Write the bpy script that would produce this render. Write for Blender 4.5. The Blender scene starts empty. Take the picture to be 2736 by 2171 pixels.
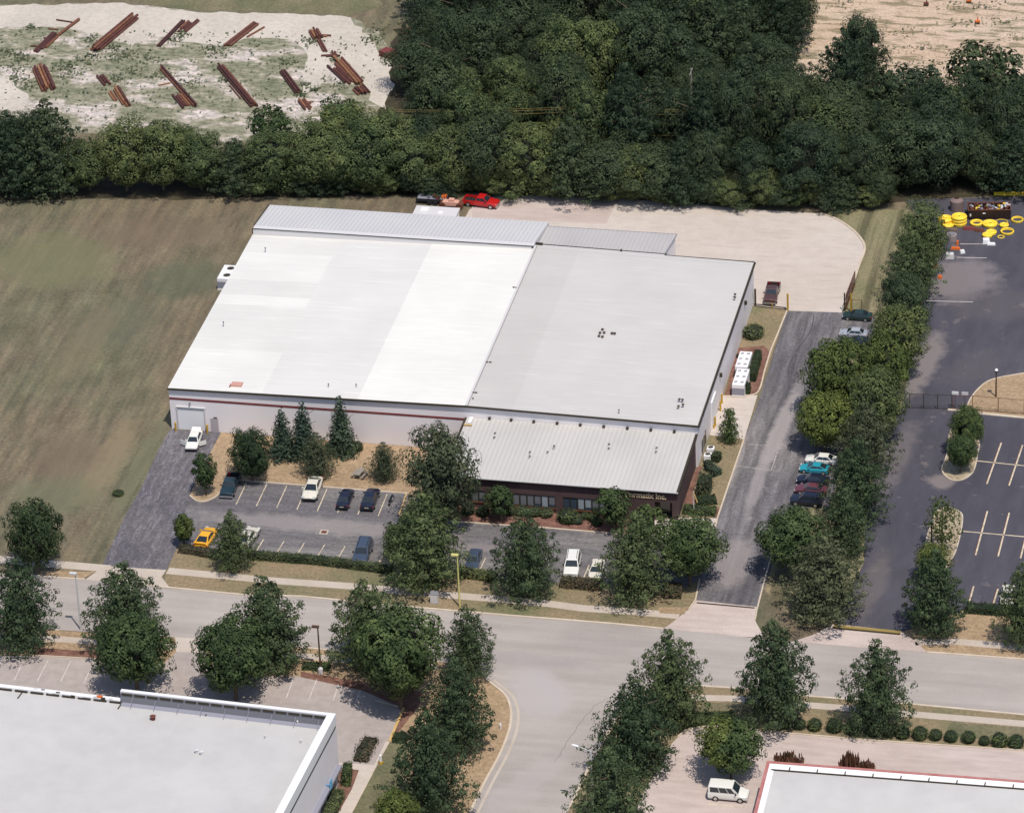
import bpy, math, random
import numpy as np
from mathutils import Matrix, Vector
# ---------------------------------------------------------------- camera, light
SC = bpy.context.scene
COL = SC.collection
CAM = np.array([164.7809, -503.24038, 301.4664])
ROT = np.array([[0.9778623553243025, 0.20565659214514184, -0.038608032154643805],
                [0.06908388409410013, -0.4914614404027618, -0.868154980147966],
                [-0.19751615376490136, 0.8462688808555406, -0.4947891978382617]])
FPX = 12000.0
cd = bpy.data.cameras.new('camera'); cam = bpy.data.objects.new('camera', cd); COL.objects.link(cam)
cd.lens = FPX / 2736 * 36; cd.sensor_width = 36; cd.clip_start = 5; cd.clip_end = 6000
m = Matrix([[ROT[0][i], -ROT[1][i], -ROT[2][i], CAM[i]] for i in range(3)] + [[0, 0, 0, 1]])
cam.matrix_world = m
SC.camera = cam
SUN = Vector((0.26, -0.34, 1.0)).normalized()
sd = bpy.data.lights.new('sun', 'SUN'); sd.energy = 3.65; sd.angle = math.radians(0.55); sd.color = (1, .935, .845)
so = bpy.data.objects.new('sun', sd); COL.objects.link(so)
so.rotation_euler = SUN.to_track_quat('Z', 'Y').to_euler(); so.location = (60, -40, 300)
W = bpy.data.worlds.new('World'); SC.world = W; W.use_nodes = True
nt = W.node_tree; sky = nt.nodes.new('ShaderNodeTexSky'); sky.sky_type = 'NISHITA'; sky.sun_disc = False
sky.sun_elevation = math.asin(SUN.z); sky.sun_rotation = math.atan2(SUN.x, SUN.y)
nt.links.new(sky.outputs[0], nt.nodes['Background'].inputs[0]); nt.nodes['Background'].inputs[1].default_value = 0.12
SC.view_settings.view_transform = 'Standard'; SC.view_settings.look = 'None'; SC.view_settings.gamma = 1
SC.view_settings.exposure = 0.0
SC.cycles.max_bounces = 5; SC.cycles.diffuse_bounces = 3; SC.cycles.transmission_bounces = 2; SC.cycles.glossy_bounces = 2

# ---------------------------------------------------------------- survey helpers
TX = (0, 680, 1360, 2036); TY = (0, 540, 1080, 1621)
def G(x, y, z=0.0):
    "ground (or level z) point under a photograph measurement"
    r = ROT.T @ np.array([(x - 1368) / FPX, (y - 1085.5) / FPX, 1.0]); t = (z - CAM[2]) / r[2]
    q = CAM + t * r
    return (float(q[0]), float(q[1]))
def T(c, r, x, y, z=0.0): return G(TX[c] + x * .324675, TY[r] + y * .324675, z)
def D(x, y, z=0.0): return G(x * 1.26902, y * 1.26902, z)
def proj(x, y, z):
    v = ROT @ (np.array([x, y, z]) - CAM); return (1368 + FPX * v[0] / v[2], 1085.5 + FPX * v[1] / v[2])
def dist(a, b): return math.hypot(a[0] - b[0], a[1] - b[1])

def tag(o, label=None, cat=None, group=None, kind=None):
    if label: o['label'] = label
    if cat: o['category'] = cat
    if group: o['group'] = group
    if kind: o['kind'] = kind
    return o
def empty(name, loc=(0, 0, 0), rz=0.0, label=None, cat=None, group=None):
    o = bpy.data.objects.new(name, None); COL.objects.link(o); o.location = loc; o.rotation_euler = (0, 0, rz)
    o.empty_display_size = .5
    return tag(o, label, cat, group)
def link_mesh(name, me, mat, parent=None):
    o = bpy.data.objects.new(name, me); COL.objects.link(o)
    if mat and not me.materials: me.materials.append(mat)
    if parent: o.parent = parent
    return o
def copy_tree(o, parent=None):
    c = o.copy(); COL.objects.link(c)
    if parent: c.parent = parent
    for ch in list(o.children): copy_tree(ch, c)
    return c

class MB:
    def __init__(s): s.v = []; s.f = []; s.m = []
    def add(s, vs, fs, mi=0):
        n = len(s.v); s.v += [tuple(v) for v in vs]; s.f += [tuple(i + n for i in f) for f in fs]; s.m += [mi] * len(fs); return s
    def box(s, x0, x1, y0, y1, z0, z1, mi=0, rz=0, c=(0, 0)):
        vs = [(x, y, z) for z in (z0, z1) for x, y in ((x0, y0), (x1, y0), (x1, y1), (x0, y1))]
        if rz:
            ca, sa = math.cos(rz), math.sin(rz)
            vs = [(c[0] + x * ca - y * sa, c[1] + x * sa + y * ca, z) for x, y, z in vs]
        return s.add(vs, [(3, 2, 1, 0), (4, 5, 6, 7), (0, 1, 5, 4), (1, 2, 6, 5), (2, 3, 7, 6), (3, 0, 4, 7)], mi)
    def beam(s, a, b, w, h=None, mi=0):
        h = h or w; a = Vector(a); b = Vector(b); d = (b - a).normalized()
        up = Vector((0, 0, 1)) if abs(d.z) < .95 else Vector((1, 0, 0))
        r = d.cross(up).normalized() * w / 2; u = r.cross(d).normalized() * h / 2
        vs = [p + i * r + j * u for p in (a, b) for i, j in ((-1, -1), (1, -1), (1, 1), (-1, 1))]
        return s.add(vs, [(3, 2, 1, 0), (4, 5, 6, 7), (0, 1, 5, 4), (1, 2, 6, 5), (2, 3, 7, 6), (3, 0, 4, 7)], mi)
    def cyl(s, a, b, r0, r1=None, n=10, mi=0, cap=True):
        r1 = r0 if r1 is None else r1; a = Vector(a); b = Vector(b); d = (b - a).normalized()
        up = Vector((0, 0, 1)) if abs(d.z) < .95 else Vector((1, 0, 0))
        r = d.cross(up).normalized(); u = r.cross(d).normalized(); vs = []
        for p, q in ((a, r0), (b, r1)):
            for i in range(n):
                t = 2 * math.pi * i / n; vs.append(p + (r * math.cos(t) + u * math.sin(t)) * q)
        fs = [(i, (i + 1) % n, n + (i + 1) % n, n + i) for i in range(n)]
        if cap: fs += [tuple(range(n))[::-1], tuple(range(n, 2 * n))]
        return s.add(vs, fs, mi)
    def torus(s, c, R, r, n=24, k=8, mi=0, tilt=(0, 0)):
        vs = []
        for i in range(n):
            a = 2 * math.pi * i / n
            for j in range(k):
                b = 2 * math.pi * j / k; q = R + r * math.cos(b)
                x, y, z = q * math.cos(a), q * math.sin(a), r * math.sin(b)
                z += x * tilt[0] + y * tilt[1]
                vs.append((c[0] + x, c[1] + y, c[2] + z))
        fs = [(i * k + j, ((i + 1) % n) * k + j, ((i + 1) % n) * k + (j + 1) % k, i * k + (j + 1) % k) for i in range(n) for j in range(k)]
        return s.add(vs, fs, mi)
    def quad(s, a, b, c, d, mi=0): return s.add([a, b, c, d], [(0, 1, 2, 3)], mi)
    def mesh(s, name, mats, smooth=False):
        me = bpy.data.meshes.new(name); me.from_pydata(s.v, [], s.f)
        for mm in (mats if isinstance(mats, (list, tuple)) else [mats]): me.materials.append(mm)
        me.polygons.foreach_set('material_index', s.m)
        if smooth: me.polygons.foreach_set('use_smooth', [True] * len(s.f))
        me.update(); return me
    def build(s, name, mats, parent=None, smooth=False):
        return link_mesh(name, s.mesh(name, mats, smooth), None, parent)

# ---------------------------------------------------------------- materials
def bsdf(name, col=(.5, .5, .5), rough=.8, metal=0.0, spec=.3):
    mt = bpy.data.materials.new(name); mt.use_nodes = True; b = mt.node_tree.nodes['Principled BSDF']
    b.inputs['Base Color'].default_value = (*col, 1); b.inputs['Roughness'].default_value = rough
    b.inputs['Metallic'].default_value = metal; b.inputs['Specular IOR Level'].default_value = spec
    return mt
def noise(nt, vec, scale, detail=4, rough=.55, mapping=None, rot=0.0, dist_=0.0):
    if mapping:
        mp = nt.nodes.new('ShaderNodeMapping'); mp.inputs['Scale'].default_value = mapping; mp.inputs['Rotation'].default_value = (0, 0, rot)
        nt.links.new(vec, mp.inputs[0]); vec = mp.outputs[0]
    n = nt.nodes.new('ShaderNodeTexNoise'); n.inputs['Scale'].default_value = scale; n.inputs['Detail'].default_value = detail
    n.inputs['Roughness'].default_value = rough; n.inputs['Distortion'].default_value = dist_
    nt.links.new(vec, n.inputs['Vector']); return n.outputs['Fac']
def ramp(nt, fac, stops, interp='LINEAR'):
    r = nt.nodes.new('ShaderNodeValToRGB'); r.color_ramp.interpolation = interp
    e = r.color_ramp.elements
    while len(e) < len(stops): e.new(.5)
    for i, (p, c) in enumerate(stops):
        e[i].position = p; e[i].color = (*c, 1) if len(c) == 3 else c
    nt.links.new(fac, r.inputs[0]); return r.outputs[0]
def mix(nt, a, b, fac, mode='MIX'):
    m_ = nt.nodes.new('ShaderNodeMix'); m_.data_type = 'RGBA'; m_.blend_type = mode
    if isinstance(fac, (int, float)): m_.inputs[0].default_value = fac
    else: nt.links.new(fac, m_.inputs[0])
    for i, v in ((6, a), (7, b)):
        if isinstance(v, tuple): m_.inputs[i].default_value = (*v, 1)
        else: nt.links.new(v, m_.inputs[i])
    return m_.outputs[2]
def gmat(name, layers, rough=.9, bump=None, coord='Object', spec=.2):
    """layers: first (scale, stops, mapping, rot); later ones (scale, stops, mapping, rot, mode, fac)"""
    mt = bsdf(name, rough=rough, spec=spec); t = mt.node_tree; b = t.nodes['Principled BSDF']
    tc = t.nodes.new('ShaderNodeTexCoord').outputs[coord]; c = None
    for L in layers:
        sc, st, mp, rot = L[:4]
        o = ramp(t, noise(t, tc, sc, 5, .6, mp, rot), st)
        c = o if c is None else mix(t, c, o, L[5], L[4])
    t.links.new(c, b.inputs['Base Color'])
    if bump:
        bp = t.nodes.new('ShaderNodeBump'); bp.inputs['Strength'].default_value = bump[1]; bp.inputs['Distance'].default_value = bump[2]
        t.links.new(noise(t, tc, bump[0], 4), bp.inputs['Height']); t.links.new(bp.outputs[0], b.inputs['Normal'])
    return mt
g1 = lambda v: (v, v, v)
FINE = (2.2, [(.3, g1(.74)), (.7, g1(1.22))], (1, 1, 1), 0, 'MULTIPLY', 1.0)
GRAIN = (9.0, [(.3, g1(.85)), (.7, g1(1.15))], (1, 1, 1), 0, 'MULTIPLY', 1.0)
M = {}
M['field'] = gmat('field_grass', [
    (.05, [(.34, (.152, .12, .085)), (.47, (.165, .14, .096)), (.57, (.136, .129, .085)), (.7, (.155, .152, .092))], (1, .55, 1), .1),
    (.35, [(.3, g1(.72)), (.7, g1(1.3))], (1, .45, 1), .12, 'MULTIPLY', .8),
    (.9, [(.36, g1(.8)), (.62, (1.28, 1.2, 1.1))], (1, .07, 1), .06, 'MULTIPLY', .75), FINE, GRAIN], .95, (3, .5, .08))
M['tan'] = gmat('dry_lawn', [(.12, [(.35, (.33, .235, .145)), (.65, (.40, .285, .18))], (1, 1, 1), 0), (.8, [(.3, g1(.85)), (.7, g1(1.12))], (1, 1, 1), 0, 'MULTIPLY', 1.0), FINE, GRAIN], .95, (3, .4, .05))
M['verge'] = gmat('verge_grass', [(.1, [(.38, (.28, .21, .13)), (.52, (.225, .185, .11)), (.66, (.16, .16, .085))], (1, 1, 1), 0), FINE, GRAIN], .95, (3, .5, .05))
M['green'] = gmat('green_lawn', [(.12, [(.35, (.2, .17, .105)), (.65, (.125, .13, .07))], (1, 1, 1), 0), (.55, [(.4, g1(.9)), (.6, g1(1.1))], (1, .3, 1), .0, 'MULTIPLY', .85), FINE, GRAIN], .95, (3, .5, .05))
M['mown'] = gmat('striped_mown_grass', [(.12, [(.35, (.2, .17, .105)), (.65, (.14, .14, .075))], (1, 1, 1), 0), (.55, [(.44, g1(.66)), (.55, (1.45, 1.4, 1.4))], (1, .03, 1), .0, 'MULTIPLY', .85), FINE, GRAIN], .95, (3, .5, .05))
M['mulch'] = gmat('brown_mulch', [(.8, [(.35, (.15, .075, .055)), (.65, (.24, .13, .1))], (1, 1, 1), 0), FINE, GRAIN], .95)
M['rock'] = gmat('tan_gravel_bed', [(.5, [(.35, (.33, .26, .17)), (.65, (.45, .37, .26))], (1, 1, 1), 0), (3.5, [(.3, g1(.6)), (.7, g1(1.3))], (1, 1, 1), 0, 'MULTIPLY', 1.0), GRAIN], .95, (5, .6, .1))
M['concrete'] = gmat('pale_concrete', [(.07, [(.35, (0.530, 0.455, 0.395)), (.65, (0.570, 0.505, 0.451))], (1, 1, 1), 0), (.5, [(.3, g1(.93)), (.7, g1(1.05))], (1, 1, 1), 0, 'MULTIPLY', 1.0),
    (1.5, [(.36, (.86, .84, .84)), (.46, g1(1))], (.12, 1, 1), .3, 'MULTIPLY', .55), GRAIN], .9)
M['walk'] = gmat('sidewalk_concrete', [(.3, [(.35, (0.460, 0.390, 0.323)), (.65, (0.520, 0.445, 0.380))], (1, 1, 1), 0), GRAIN], .9)
M['pink'] = gmat('worn_pinkish_concrete', [(.1, [(.35, (.47, .385, .345)), (.65, (.56, .47, .43))], (1, 1, 1), 0), (.9, [(.35, g1(.9)), (.65, g1(1.06))], (.2, 1, 1), -.4, 'MULTIPLY', 1.0), GRAIN], .9)
M['road'] = gmat('grey_road_asphalt', [(.06, [(.35, (0.360, 0.320, 0.297)), (.65, (0.420, 0.375, 0.342))], (1, 1, 1), 0),
    (.35, [(.36, g1(.9)), (.64, g1(1.07))], (.12, 1.2, 1), -.02, 'MULTIPLY', 1.0), (.25, [(.62, g1(1)), (.72, g1(1.06))], (1, 1, 1), 0, 'MULTIPLY', 1.0), GRAIN], .9)
M['park'] = gmat('blueish_lot_asphalt', [(.09, [(.32, (0.108, 0.099, 0.111)), (.52, (0.149, 0.139, 0.143)), (.7, (0.216, 0.199, 0.190))], (.5, 1, 1), 0),
    (.55, [(.35, g1(.8)), (.65, g1(1.2))], (.15, 1.2, 1), -.02, 'MULTIPLY', .8), (1.6, [(.5, g1(1)), (.62, g1(1.3))], (.25, 1.5, 1), .0, 'MULTIPLY', .7), FINE, GRAIN], .9)
M['drive'] = gmat('streaked_driveway_asphalt', [(.07, [(.34, (0.098, 0.091, 0.104)), (.5, (0.145, 0.135, 0.140)), (.66, (0.239, 0.216, 0.208))], (1.6, .35, 1), 0),
    (.6, [(.38, g1(.72)), (.64, g1(1.3))], (1.4, .1, 1), -.03, 'MULTIPLY', .9), (2.2, [(.52, g1(1)), (.63, g1(1.35))], (1, .12, 1), .03, 'MULTIPLY', .8), FINE, GRAIN], .9)
M['oldrive'] = gmat('cracked_dark_asphalt', [(.08, [(.36, (0.101, 0.093, 0.107)), (.64, (0.136, 0.126, 0.132))], (1, 1, 1), 0),
    (.9, [(.52, g1(1)), (.57, g1(1.45)), (.63, g1(1))], (1, .16, 1), 0, 'MULTIPLY', .9), (1.6, [(.5, g1(1)), (.56, g1(1.5)), (.62, g1(1))], (1, .35, 1), .5, 'MULTIPLY', .8), FINE, GRAIN], .9)
M['dark'] = gmat('dark_lot_asphalt', [(.05, [(.35, (0.065, 0.063, 0.080)), (.62, (0.084, 0.080, 0.097)), (.75, (0.121, 0.112, 0.116))], (1.2, .5, 1), 0), (.5, [(.35, g1(.88)), (.66, g1(1.12))], (1, .25, 1), -.2, 'MULTIPLY', 1.0), GRAIN], .88)
M['worn'] = gmat('worn_light_asphalt', [(.25, [(.36, (.15, .125, .145)), (.5, (.23, .19, .2)), (.64, (.3, .25, .25))], (1, 1, 1), 0), (2.6, [(.35, g1(.75)), (.6, g1(1.15))], (1, 1, 1), 0, 'MULTIPLY', 1.0), GRAIN], .9)
M['grey_lot'] = gmat('light_grey_lot', [(.07, [(.35, (0.370, 0.320, 0.299)), (.65, (0.430, 0.375, 0.345))], (1, 1, 1), 0), (.8, [(.34, g1(.9)), (.6, g1(1.04))], (1, 1, 1), 0, 'MULTIPLY', 1.0), GRAIN], .9)
M['gravel'] = gmat('pale_gravel', [(.08, [(.35, (0.490, 0.440, 0.378)), (.65, (0.580, 0.520, 0.450))], (1, 1, 1), 0), (1.2, [(.35, g1(.9)), (.6, g1(1.06))], (1, 1, 1), 0, 'MULTIPLY', 1.0), GRAIN], .95)
M['weedy'] = gmat('weedy_gravel', [(.16, [(.4, (.52, .46, .42)), (.45, (.4, .36, .3)), (.5, (.25, .24, .17)), (.68, (.18, .19, .125))], (.6, 1.1, 1), 0),
    (.7, [(.37, (.6, .64, .55)), (.5, g1(1)), (.62, (1.4, 1.33, 1.35))], (1, 1.4, 1), 0, 'MULTIPLY', .9), FINE, GRAIN], .95)
M['dirt'] = gmat('orange_tan_dirt', [(.07, [(.36, (.5, .365, .26)), (.55, (.56, .43, .325)), (.7, (.33, .29, .2))], (.5, 1, 1), .1),
    (.5, [(.4, (.42, .46, .38)), (.5, g1(1)), (.62, g1(1.05))], (.4, 1.4, 1), .1, 'MULTIPLY', .9), FINE], .95)
M['kerb'] = gmat('cream_kerb', [(.6, [(.35, (.52, .43, .33)), (.65, (.62, .53, .43))], (1, 1, 1), 0)], .85)
M['yellow_kerb'] = gmat('yellow_kerb_paint', [(.6, [(.35, (.55, .36, .13)), (.65, (.65, .45, .2))], (1, 1, 1), 0)], .8)
M['paint'] = gmat('faded_line_paint', [(1.2, [(.3, (.4, .33, .24)), (.6, (.68, .58, .42))], (1, 1, 1), 0)], .8)
M['paint_w'] = gmat('faded_white_paint', [(1.2, [(.3, (.45, .4, .38)), (.6, (.66, .6, .57))], (1, 1, 1), 0)], .8)
M['rust_edge'] = bsdf('rust_red_line_edge', (.2, .04, .03))
M['wall'] = gmat('white_metal_wall', [(.2, [(.35, (.79, .745, .755)), (.65, (.82, .78, .79))], (1, 1, 1), 0)], .6)
M['trim_dark'] = bsdf('dark_bronze_trim', (.045, .035, .022), .5)
M['red'] = gmat('dull_red_stripe', [(.3, [(.35, (.17, .045, .045)), (.65, (.22, .06, .055))], (1, 1, 1), 0)], .6)
M['white'] = bsdf('white_paint', (.8, .79, .8), .5)
M['offwhite'] = bsdf('off_white_metal', (.62, .6, .6), .5)
M['grey_metal'] = bsdf('grey_metal', (.33, .33, .36), .45, .3)
M['door_grey'] = bsdf('mauve_grey_door', (.43, .39, .41), .6)
M['black'] = bsdf('black_rubber', (.02, .02, .022), .7)
M['glass'] = bsdf('dark_glass', (.02, .028, .035), .08, 0, .8)
M['blue_glass'] = bsdf('office_window_glass', (.05, .07, .1), .15, 0, .8)
M['blind'] = bsdf('grey_blind', (.16, .17, .19), .7)
M['blind_l'] = bsdf('pale_blind', (.3, .34, .38), .7)
M['gold'] = bsdf('gold_letters', (.75, .6, .38), .4)
M['brick'] = None
def brickmat():
    mt = bsdf('dark_brown_brick', rough=.85); t = mt.node_tree; tc = t.nodes.new('ShaderNodeTexCoord').outputs['Object']
    n = ramp(t, noise(t, tc, .5, 4), [(.35, (.078, .048, .05)), (.65, (.1, .063, .064))])
    f = ramp(t, noise(t, tc, 6, 2, .5, (1, 1, 3)), [(.35, g1(.8)), (.65, g1(1.2))])
    t.links.new(mix(t, n, f, 1.0, 'MULTIPLY'), t.nodes['Principled BSDF'].inputs['Base Color']); return mt
M['brick'] = brickmat()
def roofmat():
    mt = bsdf('coated_metal_roof', rough=.6); t = mt.node_tree; tc = t.nodes.new('ShaderNodeTexCoord').outputs['Object']
    sx = t.nodes.new('ShaderNodeSeparateXYZ'); t.links.new(tc, sx.inputs[0])
    def div(o, k):
        d = t.nodes.new('ShaderNodeMath'); d.operation = 'DIVIDE'; d.inputs[1].default_value = k; t.links.new(o, d.inputs[0]); return d.outputs[0]
    X = div(sx.outputs[0], 72.2); Y = div(sx.outputs[1], 46)
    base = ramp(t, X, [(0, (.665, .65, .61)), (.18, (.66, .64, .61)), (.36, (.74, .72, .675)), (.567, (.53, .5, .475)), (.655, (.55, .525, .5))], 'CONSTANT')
    pat = ramp(t, Y, [(0, g1(1.07)), (.245, g1(.99)), (.52, g1(1.08)), (.585, g1(.97)), (.68, g1(1.06)), (.86, g1(1))], 'CONSTANT')
    left = ramp(t, X, [(0, g1(1)), (.178, g1(0))], 'CONSTANT')
    c = mix(t, base, mix(t, base, pat, 1.0, 'MULTIPLY'), left)
    st = ramp(t, noise(t, tc, 1.0, 3, .5, (.18, 2.6, 1)), [(.35, g1(.97)), (.62, g1(1.02)), (.72, g1(1.12))])
    c = mix(t, c, st, .8, 'MULTIPLY')
    c = mix(t, c, ramp(t, noise(t, tc, .12, 3), [(.35, g1(.97)), (.65, g1(1.03))]), 1.0, 'MULTIPLY')
    t.links.new(c, t.nodes['Principled BSDF'].inputs['Base Color']); return mt
M['roof'] = roofmat()
def ribmat(name, ca, cb, period, amp=.955):
    mt = bsdf(name, rough=.5); t = mt.node_tree; tc = t.nodes.new('ShaderNodeTexCoord').outputs['Object']
    n = ramp(t, noise(t, tc, .15, 3, .5, (1, .6, 1)), [(.35, ca), (.65, cb)])
    w = t.nodes.new('ShaderNodeTexWave'); w.wave_type = 'BANDS'; w.bands_direction = 'X'; w.inputs['Scale'].default_value = .314 / period; t.links.new(tc, w.inputs[0])
    k = ramp(t, w.outputs['Fac'], [(.2, g1(amp)), (.8, g1(1.04))])  # darker and lighter colour bands stand in for shading on the ribs
    t.links.new(mix(t, n, k, 1.0, 'MULTIPLY'), t.nodes['Principled BSDF'].inputs['Base Color']); return mt
M['rib_office'] = ribmat('office_ribbed_roof', (.5, .48, .455), (.55, .525, .495), .61)
M['rib_white'] = ribmat('white_ribbed_roof', (.57, .56, .565), (.6, .59, .59), .61)
M['rib_grey'] = ribmat('grey_ribbed_roof', (.46, .435, .43), (.5, .475, .465), .61, .93)
M['jroof'] = gmat('membrane_roof', [(.05, [(.35, (.5, .485, .475)), (.65, (.545, .53, .51))], (1, 1, 1), 0), (.3, [(.35, g1(.96)), (.6, g1(1.03))], (1, 1, 1), 0, 'MULTIPLY', 1.0)], .7)
M['jcant'] = bsdf('dark_grey_flashing', (.2, .2, .22), .7)
M['ledge'] = bsdf('grey_ledge', (.26, .26, .31), .5)
M['kred'] = gmat('faded_red_coping', [(.8, [(.35, (.4, .14, .125)), (.65, (.47, .22, .2))], (1, 1, 1), 0)], .6)
M['rust'] = gmat('rusted_steel', [(2.5, [(.3, (.09, .03, .024)), (.7, (.2, .08, .05))], (1, 1, 1), 0)], .8)
def rustmat():
    mt = bsdf('rusted_pipe', rough=.75); t = mt.node_tree; oi = t.nodes.new('ShaderNodeObjectInfo').outputs['Random']; tc = t.nodes.new('ShaderNodeTexCoord').outputs['Object']
    c = ramp(t, oi, [(0, (.06, .025, .026)), (.45, (.13, .05, .04)), (.8, (.2, .085, .05)), (1, (.33, .16, .08))])
    t.links.new(mix(t, c, ramp(t, noise(t, tc, 3, 4, .6, (8, 1, 1)), [(.3, g1(.7)), (.7, g1(1.25))]), 1.0, 'MULTIPLY'), t.nodes['Principled BSDF'].inputs['Base Color']); return mt
M['pipe'] = rustmat()
M['coil'] = bsdf('bright_yellow_pipe', (.95, .66, .06), .4)
M['wood'] = gmat('grey_wood', [(3, [(.3, (.2, .18, .15)), (.7, (.33, .3, .26))], (1, 1, 1), 0)], .8)
M['yellow_post'] = bsdf('ochre_post_paint', (.5, .3, .03), .6)
M['pole_yellow'] = bsdf('pale_yellow_pole', (.62, .56, .22), .5)
M['pole_grey'] = bsdf('pale_grey_pole', (.6, .6, .6), .4)
M['pole_brown'] = bsdf('brown_pole', (.09, .05, .03), .5)
M['orange'] = bsdf('orange_paint', (.7, .16, .03), .5)
M['lens'] = bsdf('lamp_lens', (.85, .85, .85), .2)
M['trunk'] = gmat('bark', [(4, [(.3, (.1, .075, .055)), (.7, (.2, .15, .11))], (1, 1, .3), 0)], .9)
def leafmat(name, c0, c1, c2, hi=.93):
    mt = bsdf(name, rough=.7, spec=.15); t = mt.node_tree; b = t.nodes['Principled BSDF']
    ge = t.nodes.new('ShaderNodeNewGeometry'); oi = t.nodes.new('ShaderNodeObjectInfo'); tc = t.nodes.new('ShaderNodeTexCoord').outputs['Object']
    mid_ = tuple((a * .35 + b_ * .65) for a, b_ in zip(c0, c1)); hi_ = tuple((a * .5 + b_ * .5) for a, b_ in zip(c1, c2)); c = ramp(t, ge.outputs['Random Per Island'], [(0, mid_), (.6, c1), (hi, hi_)])
    c = mix(t, c, ramp(t, noise(t, tc, .75, 3), [(.37, (.52, .58, .56)), (.63, (1.42, 1.36, 1.2))]), 1.0, 'MULTIPLY')
    c = mix(t, c, ramp(t, oi.outputs['Random'], [(0, (.68, .8, .76)), (.5, (.95, 1.03, .95)), (1, (1.22, 1.24, 1.02))]), 1.0, 'MULTIPLY')
    t.links.new(c, b.inputs['Base Color'])
    tr = t.nodes.new('ShaderNodeBsdfTranslucent'); t.links.new(c, tr.inputs[0]); ms = t.nodes.new('ShaderNodeMixShader'); ms.inputs[0].default_value = .3
    t.links.new(b.outputs[0], ms.inputs[1]); t.links.new(tr.outputs[0], ms.inputs[2]); t.links.new(ms.outputs[0], t.nodes['Material Output'].inputs[0])
    return mt
M['leaf_oak'] = leafmat('pin_oak_leaves', (.05, .068, .044), (.085, .112, .066), (.15, .175, .09))
M['leaf_maple'] = leafmat('maple_leaves', (.052, .073, .036), (.09, .12, .058), (.16, .195, .085))
M['leaf_light'] = leafmat('yellow_green_leaves', (.062, .085, .034), (.12, .145, .052), (.22, .23, .085))
M['leaf_wood'] = leafmat('woodland_leaves', (.03, .045, .032), (.056, .077, .052), (.12, .14, .08))
M['leaf_wood_l'] = leafmat('lighter_woodland_leaves', (.066, .088, .045), (.118, .142, .072), (.22, .235, .1))
M['leaf_spruce'] = leafmat('spruce_needles', (.04, .06, .052), (.07, .098, .085), (.13, .16, .12))
M['leaf_grey'] = leafmat('greyish_leaves', (.065, .075, .052), (.11, .12, .08), (.18, .185, .12))
M['leaf_dark'] = leafmat('dark_shrub_leaves', (.03, .044, .03), (.05, .072, .042), (.09, .115, .06))
M['leaf_brown'] = leafmat('brown_shrub_leaves', (.08, .06, .05), (.13, .1, .08), (.19, .15, .11))
M['leaf_hedge'] = leafmat('hedge_leaves', (.085, .1, .055), (.145, .16, .085), (.22, .225, .12))
M['core'] = bsdf('dark_inner_core', (.02, .026, .016), .9)  # near-black solid core that keeps crowns, hedges and shrubs opaque
M['weed'] = leafmat('weed_leaves', (.09, .105, .07), (.14, .155, .1), (.2, .21, .14))

def blobs(key, items):
    "soft edged worn areas of a surface: (x, y, rx, ry, rot, colour, strength)"
    t = M[key].node_tree; b = t.nodes['Principled BSDF']; lk = b.inputs['Base Color'].links[0]; c = lk.from_socket; t.links.remove(lk)
    tc = t.nodes.new('ShaderNodeTexCoord').outputs['Object']; nz = noise(t, tc, .35, 5, .65)
    for (x, y, rx, ry, rot, colr, st) in items:
        mp = t.nodes.new('ShaderNodeMapping'); mp.vector_type = 'TEXTURE'; mp.inputs['Location'].default_value = (x, y, 0); mp.inputs['Rotation'].default_value = (0, 0, rot); mp.inputs['Scale'].default_value = (rx, ry, 50)
        t.links.new(tc, mp.inputs[0]); g = t.nodes.new('ShaderNodeTexGradient'); g.gradient_type = 'SPHERICAL'; t.links.new(mp.outputs[0], g.inputs[0])
        ad = t.nodes.new('ShaderNodeMath'); ad.operation = 'MULTIPLY_ADD'; ad.inputs[1].default_value = 1.1; ad.inputs[2].default_value = -.55; t.links.new(nz, ad.inputs[0])
        a2 = t.nodes.new('ShaderNodeMath'); a2.operation = 'ADD'; t.links.new(g.outputs['Fac'], a2.inputs[0]); t.links.new(ad.outputs[0], a2.inputs[1])
        f = ramp(t, a2.outputs[0], [(.12, g1(0)), (.5, g1(st))]); c = mix(t, c, colr, f)
    t.links.new(c, b.inputs['Base Color'])
# ---------------------------------------------------------------- ground sheets
def rough(pts, step, amp, seed=1, closed=True):
    rnd = random.Random(seed); out = []; n = len(pts)
    for i in range(n if closed else n - 1):
        a, b = pts[i], pts[(i + 1) % n]; k = max(1, int(dist(a, b) / step))
        for j in range(k):
            t = j / k; out.append((a[0] + (b[0] - a[0]) * t + rnd.uniform(-amp, amp), a[1] + (b[1] - a[1]) * t + rnd.uniform(-amp, amp)))
    if not closed: out.append(pts[-1])
    return out
def curve(pts, k=6):
    "Catmull-Rom through points, open"
    out = []
    for i in range(len(pts) - 1):
        p0 = pts[max(i - 1, 0)]; p1 = pts[i]; p2 = pts[i + 1]; p3 = pts[min(i + 2, len(pts) - 1)]
        for j in range(k):
            t = j / k
            out.append(tuple(.5 * (2 * p1[a] + (p2[a] - p0[a]) * t + (2 * p0[a] - 5 * p1[a] + 4 * p2[a] - p3[a]) * t * t + (3 * p1[a] - p0[a] - 3 * p2[a] + p3[a]) * t ** 3) for a in (0, 1)))
    out.append(tuple(pts[-1])); return out
def sheet(name, pts, z, mat, kind='structure'):
    b = MB(); A = sum(pts[i][0] * pts[(i + 1) % len(pts)][1] - pts[(i + 1) % len(pts)][0] * pts[i][1] for i in range(len(pts)))
    if A < 0: pts = pts[::-1]
    b.add([(x, y, z) for x, y in pts], [tuple(range(len(pts)))])
    return tag(b.build(name, M[mat] if isinstance(mat, str) else mat), kind=kind)
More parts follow.
